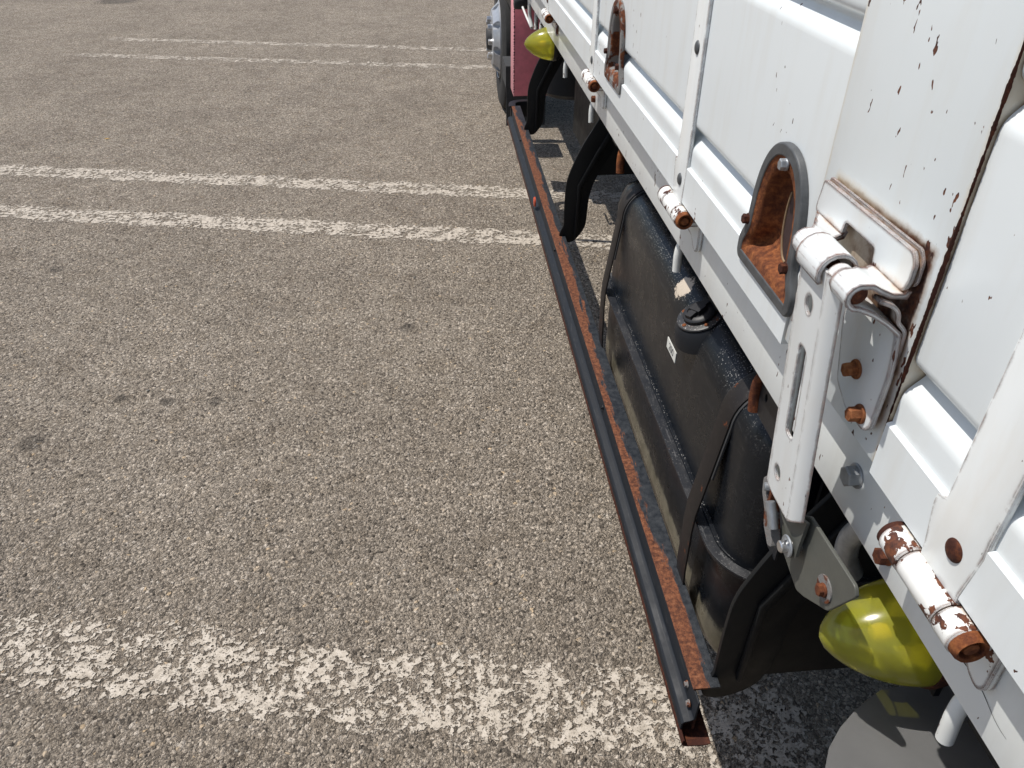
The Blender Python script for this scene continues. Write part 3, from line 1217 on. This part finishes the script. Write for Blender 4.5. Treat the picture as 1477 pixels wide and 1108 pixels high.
def lev(u, v, w=0.0):
    """u across (0 far edge .. W near edge), v down from the pin, w outwards"""
    t = v / Ltot
    x = .2715 + (.2960 - .2715) * t
    y = (top_y + (bot_y - top_y) * t) - u * (1.0 + .20 * t)
    z = PZ - v
    nrm = Vector((-.995, 0, -.098))
    return Vector((x, y, z)) + nrm * w


bm = flat_plate_mesh(round_path([(0, -.004), (.0440, -.004), (.0440, Ltot), (.010, Ltot), (0, Ltot - .004)], .002, True, 2),
                     [ring_pts(.0230, .034, .0056, 20, .0085),
                      round_path([(.0190, .072), (.0315, .072), (.0315, .165), (.0190, .165)], .0060, True, 5),
                      ring_pts(.0165, .217, .0050, 18, .0078)], .0030, .0008)
for v in bm.verts:
    c = v.co.copy()
    v.co = lev(c.x, c.y, c.z)
# near side: rounded fold and flange; far side: narrow flange
FA, FR = math.radians(58), .0165
fold = [(.0435, 0.0)] + [(.0435 + FR * math.sin(a), -FR + FR * math.cos(a)) for a in [FA * k / 10 for k in range(1, 11)]]
foldo = [(.0435, -.003)] + [(.0435 + (FR - .003) * math.sin(a), -FR + (FR - .003) * math.cos(a)) for a in [FA * k / 10 for k in range(1, 11)]]
vv = [-.004, .05, .1, .15, .2, .23, Ltot]
R_ = [[bm.verts.new(lev(u, v - (max(0, u - .043) * .9 if v > .245 else 0), w + .0015)) for (u, w) in fold + foldo[::-1]] for v in vv]
for a, b in zip(R_, R_[1:]):
    for k in range(len(a)):
        k2 = (k + 1) % len(a)
        bm.faces.new((a[k], b[k], b[k2], a[k2]))
bm.faces.new(R_[0]); bm.faces.new(R_[-1][::-1])
F_ = [[bm.verts.new(lev(u, v, w)) for (u, w) in ((0, .0005), (.0028, .0005), (.0028, -.014), (0, -.014))] for v in (0, Ltot - .004)]
for k in range(4):
    bm.faces.new((F_[0][k], F_[1][k], F_[1][(k + 1) % 4], F_[0][(k + 1) % 4]))
bm.faces.new(F_[0]); bm.faces.new(F_[1][::-1])
link('lever', to_mesh(bm), LT, M['lever'], 18)
# the lever's rolled head round the pin
hp = []
for k in range(12):
    a = math.radians(215 - k * 22)
    hp.append((PX + math.cos(a) * .0125, PZ + math.sin(a) * .0125))
sheet('lever_head', hp, .0032, 'y', .4765, .5160, M['latch'], LT)
# grey lower end and pivot
pv = Vector((.3000, .4680, .9180))
E0, E1 = lev(.022, Ltot), lev(.056, Ltot - .010, -.010)
g1 = [E0, E1, pv + Vector((.002, -.012, .012)), pv + Vector((.002, -.0125, -.002)), pv + Vector((.002, -.004, -.0125)), pv + Vector((.002, .008, -.010)), pv + Vector((.002, .013, .004))]
bm = bmesh.new()
a_ = [bm.verts.new(p) for p in g1]
b_ = [bm.verts.new(p + Vector((.003, 0, 0))) for p in g1]
bm.faces.new(a_); bm.faces.new(b_[::-1])
for k in range(7):
    bm.faces.new((a_[k], b_[k], b_[(k + 1) % 7], a_[(k + 1) % 7]))
link('lever_end', to_mesh(bm), LT, M['grey_plate'], 30)
lathe('pivot_washer', [(.005, 0), (.0105, 0), (.0108, .0008), (.010, .0018), (.005, .0018)], (pv.x - .0006, pv.y, pv.z), (-1, 0, 0), M['zinc'], LT, 28)
cyl('pivot_pin', (pv.x + .013, pv.y, pv.z), (pv.x - .009, pv.y, pv.z), .0058, M['nut'], LT)
cyl('split_pin', (pv.x - .0055, pv.y - .002, pv.z + .012), (pv.x - .0055, pv.y - .001, pv.z + .003), .0012, M['zinc'], LT, .0003)
# carrier plate below the bed
cp = [(.5000, .926), (.5090, .889), (.4526, .8740), (.4396, .8805), (.402, .907), (.376, .957), (.382, .9635), (.4666, .9564)]
plate_x('carrier_plate', round_path(cp, .003, True, 3), [], .3125, .0035, M['grey_plate'], LT)
lathe('carrier_washer', [(0, 0), (.0125, 0), (.0125, .0014), (.0, .0014)], (.3107, .4140, .9220), (-1, 0, 0), M['rust_grey'], LT, 28)
bolt('carrier_bolt', (.3093, .4130, .9215), (-1, 0, 0), .0105, .006, M['rust'], LT, washer=1.05, ragged=.2)
# bent link and pale spring pin on the far side of the pivot
lk = [(.5700, .913), (.5800, .900), (.5760, .884), (.5630, .872), (.5560, .855), (.5380, .842), (.5290, .848), (.536, .860), (.545, .873), (.5560, .889), (.5560, .911)]
KF = .305 / .326


def lkp(y, z):
    return (y * KF, 1.45 - (1.45 - z) * KF)


plate_x('link', round_path([lkp(*p) for p in lk], .003, True, 3), [[lkp(*p) for p in [(.5680, .905), (.5720, .898), (.5670, .887), (.5610, .894)]]], .3050, .010, M['rust_grey'], LT)
a_, b_ = lkp(.566, .900), lkp(.562, .901)
cyl('link_pin', (.296, *a_), (.314, *b_), .0045, M['zinc'], LT)
tube('link_spring', [(.298 + .001 * i, *lkp(*p)) for i, p in enumerate([(.550, .894), (.543, .883), (.535, .870)])], .0047, M['zinc'], LT)

# ------------------------------------------------------------------ rope hooks under the beam
def hook(y, mat, r=.0068, label=None, x=.364, lean=.0):
    pts = smooth3([(x + .07, y, .936), (x + .022, y, .935), (x + .005, y - .001, .930), (x, y - .003 - lean, .913), (x, y - .006 - lean, .884)], 6)
    bm = bmesh.new()
    tube_bm(bm, pts, r, 18)
    es = [e for e in bm.edges if e.calc_face_angle(0) > 1.0]
    bmesh.ops.bevel(bm, geom=es, offset=r * .3, segments=2, affect='EDGES', clamp_overlap=True)
    o = link('rope_hook', to_mesh(bm), TR, mat, 50)
    if label: tag(o, label)
    return o


hook(.301, M['hook'])
hook(1.090, M['hook'])
hook(1.535, M['rust_orange'], .0085, 'rusty rope hook')
hook(1.882, M['hook'])
hook(2.315, M['hook'])
hook(2.90, M['hook'])


# ------------------------------------------------------------------ marker lamps
def lamp(yc, zc, s_=1.0, x0=.388):
    e = empty('marker_lamp', (x0, yc, zc), TR)
    R0, L0 = .0560 * s_, .101 * s_
    outer = [(R0 * 1.0, -.006), (R0, 0)]
    n = 16
    for k in range(1, n):
        t = k / n
        outer.append((R0 * (1 - t ** 1.75) ** .66, L0 * t))
    outer.append((0, L0))
    inner = [(max(r - .0025, 0), h - (.0025 if h > L0 * .5 else .001)) for r, h in outer[::-1]]
    # stepped rings moulded inside the tip
    inner2 = []
    for k, (r, h) in enumerate(inner):
        inner2.append((r, h))
        if 2 < k < 9:
            inner2.append((max(r - .0006, 0), h - .002))
    lathe('lens', outer, (x0, yc, zc), (-1, 0, 0), M['lens'], e, 48, smooth=25)
    lathe('reflector', [(0, .010), (.014, .010), (.015, .006), (R0 * .72, .0035), (R0 * .9, .009), (R0 * .92, .0), (0, .0)], (x0, yc, zc), (-1, 0, 0), M['chrome'], e, 36)
    lathe('bulb', [(0, .046 * s_), (.007, .044 * s_), (.0095, .036 * s_), (.009, .028 * s_), (.006, .020 * s_), (.006, .010), (0, .010)], (x0, yc, zc), (-1, 0, 0), M['bulb'], e, 20)
    lathe('socket', [(0, .022), (.0125, .022), (.013, .020), (.013, .004), (0, .004)], (x0, yc, zc), (-1, 0, 0), M['zinc'], e, 24)
    for rr, hh in ((R0 * .62, L0 * .60), (R0 * .48, L0 * .72), (R0 * .34, L0 * .82)):
        lathe('lens_ring', [(rr, hh), (rr + .0012, hh + .0008), (rr, hh + .0018), (rr - .0012, hh + .0008)], (x0, yc, zc), (-1, 0, 0), M['lens'], e, 36, closed=True)
    lathe('lamp_base', [(0, .0), (R0 * 1.03, 0), (R0 * 1.05, -.004), (R0 * 1.0, -.02), (R0 * .7, -.035), (0, -.036)], (x0, yc, zc), (-1, 0, 0), M['lamp_black'] if s_ > .9 else M['rust_dark'], e, 36)
    return e


lamp(.4210, .8440, .90, .418)
box('lamp_bracket', (.436, .385, .79), (.442, .45, .944), M['black'], TR)
lamp(2.66, .905, .92, .372)
box('lamp_bracket', (.382, 2.62, .86), (.388, 2.70, .944), M['black'], TR)

# ------------------------------------------------------------------ side guard
GR = empty('side_guard', (.33, 2.0, .43), TR)
tag(GR, 'long black and rusty side guard rail')
bm = bmesh.new()
prism_bm(bm, round_path([(.3560, .4700), (.3165, .4700), (.3165, .4665), (.3560, .4665)], .0008, True, 1), 'y', .612, 3.52)
link('top_flange', to_mesh(bm), GR, M['rail_top'], 40)
path = [(.3180, .4660), (.3172, .4270), (.3120, .4235), (.3035, .4215), (.3000, .4170), (.3000, .4030), (.3020, .3990)]
sheet('face', round_path(path, .0010, False, 2), .003, 'y', .592, 3.52, M['rail_black'], GR, bev=.0005)
sheet('lower_flange', round_path([(.3000, .4035), (.2985, .3930), (.3050, .3870), (.3360, .3850), (.3430, .3890)], .003, False, 3), .0025, 'y', .575, 3.54, M['rust_dark'], GR, bev=.0004)
box('lip', (.3180, .594, .399), (.3215, 3.50, .424), M['rust_dark'], GR)
# far end: top flange turning inwards
arc = [(.3360, 3.515), (.3365, 3.55), (.345, 3.575), (.37, 3.588), (.45, 3.592)]
bm = bmesh.new()
sheet_bm(bm, [(p.x, p.y) for p in smooth3([(a, b, 0) for a, b in arc], 5)], .030, 'z', .464, .470)
link('end_return', to_mesh(bm), GR, M['black_lip'], 40)
sheet('end_web', [(p.x, p.y) for p in smooth3([(a - .019, b, 0) for a, b in arc], 5)], .003, 'z', .40, .464, M['black'], GR)
lathe('reflector_disc', [(0, .003), (.014, .003), (.0165, .001), (.0165, -.003), (0, -.003)], (.3005, 2.46, .447), (-1, 0, 0), M['red'], GR, 30)
for (y, z, x) in ((2.066, .456, .3172), (.635, .447, .3172), (.612, .435, .3150), (3.1, .45, .3172), (1.3, .45, .3172)):
    bolt('guard_bolt', (x, y, z), (-1, 0, 0), .0075, .005, M['rust_grey'] if y < 1 else M['black_lip'], GR, washer=1.3, ragged=.1)

STRUT = [(.505, .93), (.385, .730), (.351, .640), (.349, .560), (.350, .475), (.338, .450), (.338, .430), (.350, .419), (.378, .418), (.398, .440), (.416, .500), (.422, .620), (.480, .725), (.605, .93)]


def strut(y, dz=0.0, wide=0.0):
    e = empty('guard_bracket', (.4, y, .6), TR)
    src = [(x + (wide if i > 8 else 0), z + (dz if z < .48 else 0)) for i, (x, z) in enumerate(STRUT)]
    out = round_path(src, [0, .05, .03, .02, .01, .01, .01, .012, .02, .03, .03, .05, .05, 0], True, 5)
    prism('web', out, 'y', y, y + .007, M['black'], e, .0008)
    inner = [(.545, .93), (.432, .725), (.384, .630), (.380, .47), (.386, .46), (.392, .47), (.396, .62), (.45, .725), (.57, .93)]
    prism('stiffener', inner, 'y', y - .010, y - .0002, M['black'], e, .004)
    sgn = 1 if area(out) > 0 else -1
    sheet('lip', out[8:30], .0025 * sgn, 'y', y - .004, y + .007, M['black_lip'], e) if False else None
    return e


strut(.628, 0, .02)
strut(2.13, .03)
strut(3.17, .03)

# ------------------------------------------------------------------ fuel tank
TK = empty('fuel_tank', (.6, 1.15, .64), TR)
tag(TK, 'black fuel tank with dusty scratched paint')
TX0, TX1, TZ0, TZ1, TY0, TY1 = .376, .86, .365, .856, .690, 1.625


def rrect(x0, x1, y0, y1, r, seg=10):
    pts = []
    for cx, cy, a0 in ((x1 - r, y1 - r, 0), (x0 + r, y1 - r, 90), (x0 + r, y0 + r, 180), (x1 - r, y0 + r, 270)):
        for k in range(seg + 1):
            a = math.radians(a0 + 90 * k / seg)
            pts.append((cx + r * math.cos(a), cy + r * math.sin(a)))
    return pts


bm = bmesh.new()
box_bm(bm, (TX0, TY0, TZ0), (TX1, TY1, TZ1))
bmesh.ops.bevel(bm, geom=bm.edges[:], offset=.060, segments=10, profile=.5, affect='EDGES')
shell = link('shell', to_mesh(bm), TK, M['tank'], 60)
prism('seam_flange', rrect(TX0 - .021, TX1 + .02, TY0 - .022, TY1 + .02, .095), 'z', .6030, .6075, M['tank_flange'], TK, .001)
prism('seam_flange', rrect(TX0 - .019, TX1 + .018, TY0 - .020, TY1 + .018, .093), 'z', .5975, .6028, M['tank_flange'], TK, .001)
lathe('flange_hole', [(0, .0006), (.0062, .0006), (.0062, 0), (0, 0)], (.408, .6995, .6075), (0, 0, 1), M['lamp_black'], TK, 20)
# drop lip along the flange
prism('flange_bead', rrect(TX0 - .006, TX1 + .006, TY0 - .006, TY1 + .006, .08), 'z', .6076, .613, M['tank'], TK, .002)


def tank_strap(y):
    pts = []
    r = .064
    x0, z1 = TX0 - .002, TZ1 + .002
    pts = [(.75, z1)]
    for k in range(11):
        a = math.radians(90 + 90 * k / 10)
        pts.append((x0 + r + r * math.cos(a), z1 - r + r * math.sin(a)))
    pts += [(.3618, .70), (TX0 - .0245, .622), (TX0 - .0255, .590), (.352, .50), (.356, .44), (.385, .375)]
    sheet('strap', pts, -.003, 'y', y - .0195, y + .0195, M['band'], TK, bev=.0005)
    sheet('strap_rubber', [(p[0] + .0025, p[1] - .001) for p in pts[:13]], -.003, 'y', y - .0235, y + .0235, M['rubber'], TK, bev=0)


tank_strap(.815)
tank_strap(1.525)
# filler: raised neck, bolted flange and black cap with a grip bar
fo = Vector((.3900, 1.010, .8370))
fa = Vector((-.42, -.03, 1)).normalized()
lathe('filler_neck', [(.0, -.03), (.050, -.03), (.044, -.006), (.037, .003), (0, .003)], fo, fa, M['black_lip'], TK, 36)
lathe('filler_flange', [(0, .004), (.0365, .004), (.0375, .0055), (.0365, .0075), (.0325, .009), (0, .009)], fo, fa, black_paint('filler flange paint', rust=.35, dust=.6, specks=.8), TK, 36)
lathe('filler_cap', [(.0, .009), (.0255, .009), (.0262, .011), (.0262, .0145), (.0235, .0175), (.018, .0185), (.017, .0170), (0, .0165)], fo, fa, M['lamp_black'], TK, 36)
Rf = frame_of(fa)
bm = bmesh.new()
box_bm(bm, (-.0225, -.006, .0165), (.0225, .006, .0235))
bevelled(bm, .002, 2)
box_bm(bm, (-.0085, -.0105, .0165), (.0085, .0105, .0250))
for v in bm.verts:
    v.co = fo + Rf @ (Matrix.Rotation(.5, 3, 'Z') @ v.co)
link('cap_grip', to_mesh(bm), TK, M['lamp_black'], 30)
for k in range(5):
    a = k * 2 * PI / 5 + 3.5
    p = fo + Rf @ Vector((.0305 * math.cos(a), .0305 * math.sin(a), .009))
    rivet('flange_screw', p, fa, .0035, .0022, M['rust_orange'], TK)
lathe('sender_cover', [(0, 0), (.040, 0), (.042, .002), (.042, .012), (.039, .014), (0, .015)], (.452, 1.275, TZ1 - .004), (-.12, 0, 1), M['rubber'], TK, 36)
lathe('bare_patch', [(0, .0012), (.017, .0012), (.0175, 0), (0, 0)], (0, 0, 0), (0, 0, 1), M['sticker_white'], TK, 20) if False else None
# white sticker with the capacity
st = box('sticker', (TX0 - .0012, 1.058, .7225), (TX0 + .001, 1.112, .7425), M['sticker_white'], TK, .0002)
cu = bpy.data.curves.new('digits', 'FONT')
cu.body = '200'
cu.size = .019
cu.extrude = .0002
cu.align_x = 'CENTER'
cu.align_y = 'CENTER'
to = bpy.data.objects.new('digits', cu)
COL.objects.link(to)
bpy.context.view_layer.update()
tm = bpy.data.meshes.new_from_object(to.evaluated_get(bpy.context.evaluated_depsgraph_get()))
bpy.data.objects.remove(to)
for v in tm.vertices:                    # text reads from far to near on the outer face
    x, y, z = v.co
    v.co = (TX0 - .0015 - z, 1.085 - x, .7325 + y)
link('digits', tm, st, M['ink'], 0)
# tank cradle brackets near the corner (holes punched in the flange ears)
ear = [(.372, .700), (.43, .655), (.475, .650), (.50, .668), (.47, .70), (.42, .76), (.376, .80)]

# ------------------------------------------------------------------ underbody
box('bed_floor', (.386, -1.6, .945), (2.42, 3.95, .985), M['black'], TR, .002)
box('headboard', (.36, 3.96, .90), (2.42, 4.0, 1.6), M['gate'], TR, .002)
for y in (-.9, -.3, .27, .98, 1.74, 2.25, 2.85, 3.45):
    box('cross_member', (.40, y, .868), (2.40, y + .045, .944), M['black'], TR, .002)
for x in (.98, 1.76):
    box('chassis_rail', (x, -1.6, .60), (x + .07, 6.2, .860), M['black'], TR, .003)
box('side_sill', (2.40, -1.6, .93), (2.44, 3.95, 1.45), M['gate'], TR, .002)
# splash panel ahead of the rear wheels
box('splash_panel', (.455, .688 - .012, .392), (1.0, .688 - .006, .90), M['black'], TR, .002)
# bracket with a rusty edge beside the tank
e = empty('bed_bracket', (.38, .70, .88), TR)
bk = [(.655, .86), (.655, .935), (.690, .942), (.728, .936), (.742, .915), (.740, .862)]
plate_x('plate', round_path(bk, .012, True, 4), [ring_pts(.722, .896, .004, 14, .0055)], .3795, .006, M['lamp_black'], e)
tube('rusty_roll', smooth3([(.376, .743, .862), (.374, .7465, .885), (.3735, .744, .908), (.376, .735, .925)], 5), lambda t: .0085 - .003 * t, M['rust'], e)
# pipes and hoop behind the lever
pp = smooth3([(.45, .475, .90), (.44, .500, .895), (.425, .530, .872), (.420, .548, .835), (.425, .552, .80), (.44, .553, .77)], 5)
tube('air_pipe', pp, .0125, M['zinc'], TR, 16)
tube('air_pipe', [p + Vector((.045, -.032, -.01)) for p in pp], .0115, M['zinc'], TR, 16)
tube('air_hose', smooth3([(.43, .43, .93), (.428, .45, .90), (.43, .47, .87), (.44, .48, .84), (.46, .49, .80)], 5), .006, M['rubber'], TR, 12)
box('stay', (.385, .62, .72), (.388, .645, .9445), M['black_lip'], TR, .001)
# battery / air reservoir farther forward
lathe('air_reservoir', cyl_prof(.15, 0, .42, .02), (.62, 3.72, .47), (0, 0, 1), M['black_lip'], TR, 40)
box('battery_box', (.52, 2.55, .50), (.95, 3.05, .84), M['black'], TR, .01)

# front mudguard of the rear wheel and the wheel itself
RW = empty('rear_wheel', (.62, -.22, .40), TR)
TY = [(.10, 0), (.22, 0), (.235, .012), (.30, -.004), (.37, .0), (.395, .018), (.402, .04), (.402, .20), (.395, .222), (.37, .24), (.235, .232), (.22, .24), (.10, .24)]
lathe('tyre', TY, (.40, -.22, .402), (1, 0, 0), M['tread'], RW, 64)
lathe('tyre', TY, (.68, -.22, .402), (1, 0, 0), M['tread'], RW, 64)
lathe('rim', [(0, .10), (.10, .10), (.13, .12), (.19, .03), (.215, .012), (.225, .0), (.225, .24), (0, .24)], (.401, -.22, .402), (1, 0, 0), M['silver'], RW, 48)
# mudguard: gently arched sheet with a rounded outer front corner
bm = bmesh.new()
nx, ny = 26, 26
V = {}
for j in range(ny + 1):
    t = j / ny
    y = .420 - 1.22 * t ** 1.8
    xo = .300 + .116 * max(0, 1 - (0.420 - y) / .15) ** 2.6
    z = .752 + .09 * math.sin(min(1, (.42 - y) / .64) * PI / 2)
    for i in range(nx + 1):
        s_ = i / nx
        x = xo + (1.0 - xo) * s_
        V[(i, j)] = bm.verts.new((x, y, z + .010 * math.sin(s_ * PI)))
for j in range(ny):
    for i in range(nx):
        bm.faces.new((V[(i, j)], V[(i + 1, j)], V[(i + 1, j + 1)], V[(i, j + 1)]))
bmesh.ops.solidify(bm, geom=bm.faces[:], thickness=.004)
link('mudguard', to_mesh(bm), TR, M['fender'], 50)

# ------------------------------------------------------------------ front end: wheel, pink panel, step tubes, buffer
FW = empty('front_wheel', (.45, 5.2, .42), TR)
lathe('tyre', [(.20, .01), (.225, 0), (.24, .012), (.30, .0), (.38, .004), (.412, .02), (.42, .04), (.42, .19), (.41, .215), (.38, .23), (.24, .225), (.22, .235), (.2, .22)], (.380, 5.2, .42), (1, 0, 0), M['tread'], FW, 64)
bm = bmesh.new()
lathe_bm(bm, [(0, .0), (.150, .0), (.165, -.004), (.205, -.045), (.222, -.052), (.232, -.040), (.232, -.10), (.0, -.10)], (.338, 5.2, .42), (-1, 0, 0), 64)
rim_me = to_mesh(bm)
cuts = []
for k in range(8):
    a = k * PI / 4 + .2
    b2 = bmesh.new()
    lathe_bm(b2, [(0, -.03), (.024, -.03), (.024, .09), (0, .09)], (.30, 5.2 + .183 * math.cos(a), .42 + .183 * math.sin(a)), (1, 0, 0), 20)
    cuts.append(to_mesh(b2))
rim_me = boolean_cut(rim_me, cuts)
link('rim', rim_me, FW, M['silver'], 30)
lathe('hub', [(0, .030), (.055, .030), (.062, .024), (.070, 0), (0, 0)], (.338, 5.2, .42), (-1, 0, 0), M['rubber'], FW, 32)
for k in range(8):
    a = k * PI / 4
    bolt('wheel_nut', (.3382, 5.2 + .112 * math.cos(a), .42 + .112 * math.sin(a)), (-1, 0, 0), .030, .026, M['nut'], FW, washer=1.1, rot=a)

pk = empty('pink_panel', (.42, 3.82, .62), TR)
tag(pk, 'chipped pink painted panel behind the front wheel')
prism('panel', [(.349, .452), (.349, .850), (.70, .85), (.70, .452)], 'y', 3.745, 3.750, M['pink'], pk, .001)
prism('edge', [(.3465, .450), (.3465, .850), (.3505, .85), (.3505, .450)], 'y', 3.745, 3.90, plain('sunlit pink paint', (.62, .27, .30), .5, 0, .15, 60), pk, .001)  # side facing the sun, its lit look painted as a paler pink
# chips along the corner
bm = bmesh.new()
for k in range(34):
    z = .46 + .38 * (k + random.random() * .8) / 34
    s_ = random.uniform(.002, .0065)
    box_bm(bm, (.3455, 3.744, z), (.3485 + random.uniform(0, .004), 3.7475, z + s_))
link('paint_chip', to_mesh(bm), pk, M['lamp_black'], 0)['kind'] = 'stuff'
lathe('rubber_buffer', [(0, 0), (.026, 0), (.030, .004), (.032, .02), (.030, .06), (.028, .07), (0, .07)], (.338, 3.66, .872), (1, 0, 0), M['rubber'], TR, 32)
tube('step_tube', smooth3([(.378, 3.40, 1.10), (.378, 3.40, .95), (.378, 3.40, .89), (.380, 3.40, .855), (.386, 3.38, .82)], 5), .0075, M['hook'], TR, 14)
tube('step_tube', smooth3([(.415, 3.45, 1.10), (.415, 3.45, .95), (.413, 3.45, .86), (.41, 3.44, .80)], 5), .0085, M['hook'], TR, 14)
tube('step_tube', [(.362, 3.52, .872), (.372, 3.45, .845), (.386, 3.38, .815)], .0045, M['hook'], TR, 12)
box('mud_flap', (.375, 4.50, .085), (.60, 4.512, .46), M['rubber'], TR, .003)
box('step_bracket', (.352, 4.25, .36), (.46, 4.48, .47), M['rubber'], TR, .01)
box('cab_sill', (.40, 3.95, .70), (1.0, 6.2, .9), M['black'], TR, .01)

# fallen leaf on the asphalt
bm = bmesh.new()
lp = [(-.016, 0), (-.010, .005), (0, .0075), (.010, .005), (.018, 0), (.010, -.005), (0, -.0075), (-.010, -.005)]
prism_bm(bm, lp, 'z', 0, .0008)
for v in bm.verts:
    v.co.z += .003 + abs(v.co.y) * .5 + v.co.x ** 2 * 12
    v.co.x += -1.95
    v.co.y += 4.69
lf = link('fallen_leaf', to_mesh(bm), None, plain('dry leaf', (.42, .26, .05), .7, 0, .2, 200), 40)
tag(lf, 'tiny dry yellow leaf lying on the asphalt', 'leaf')
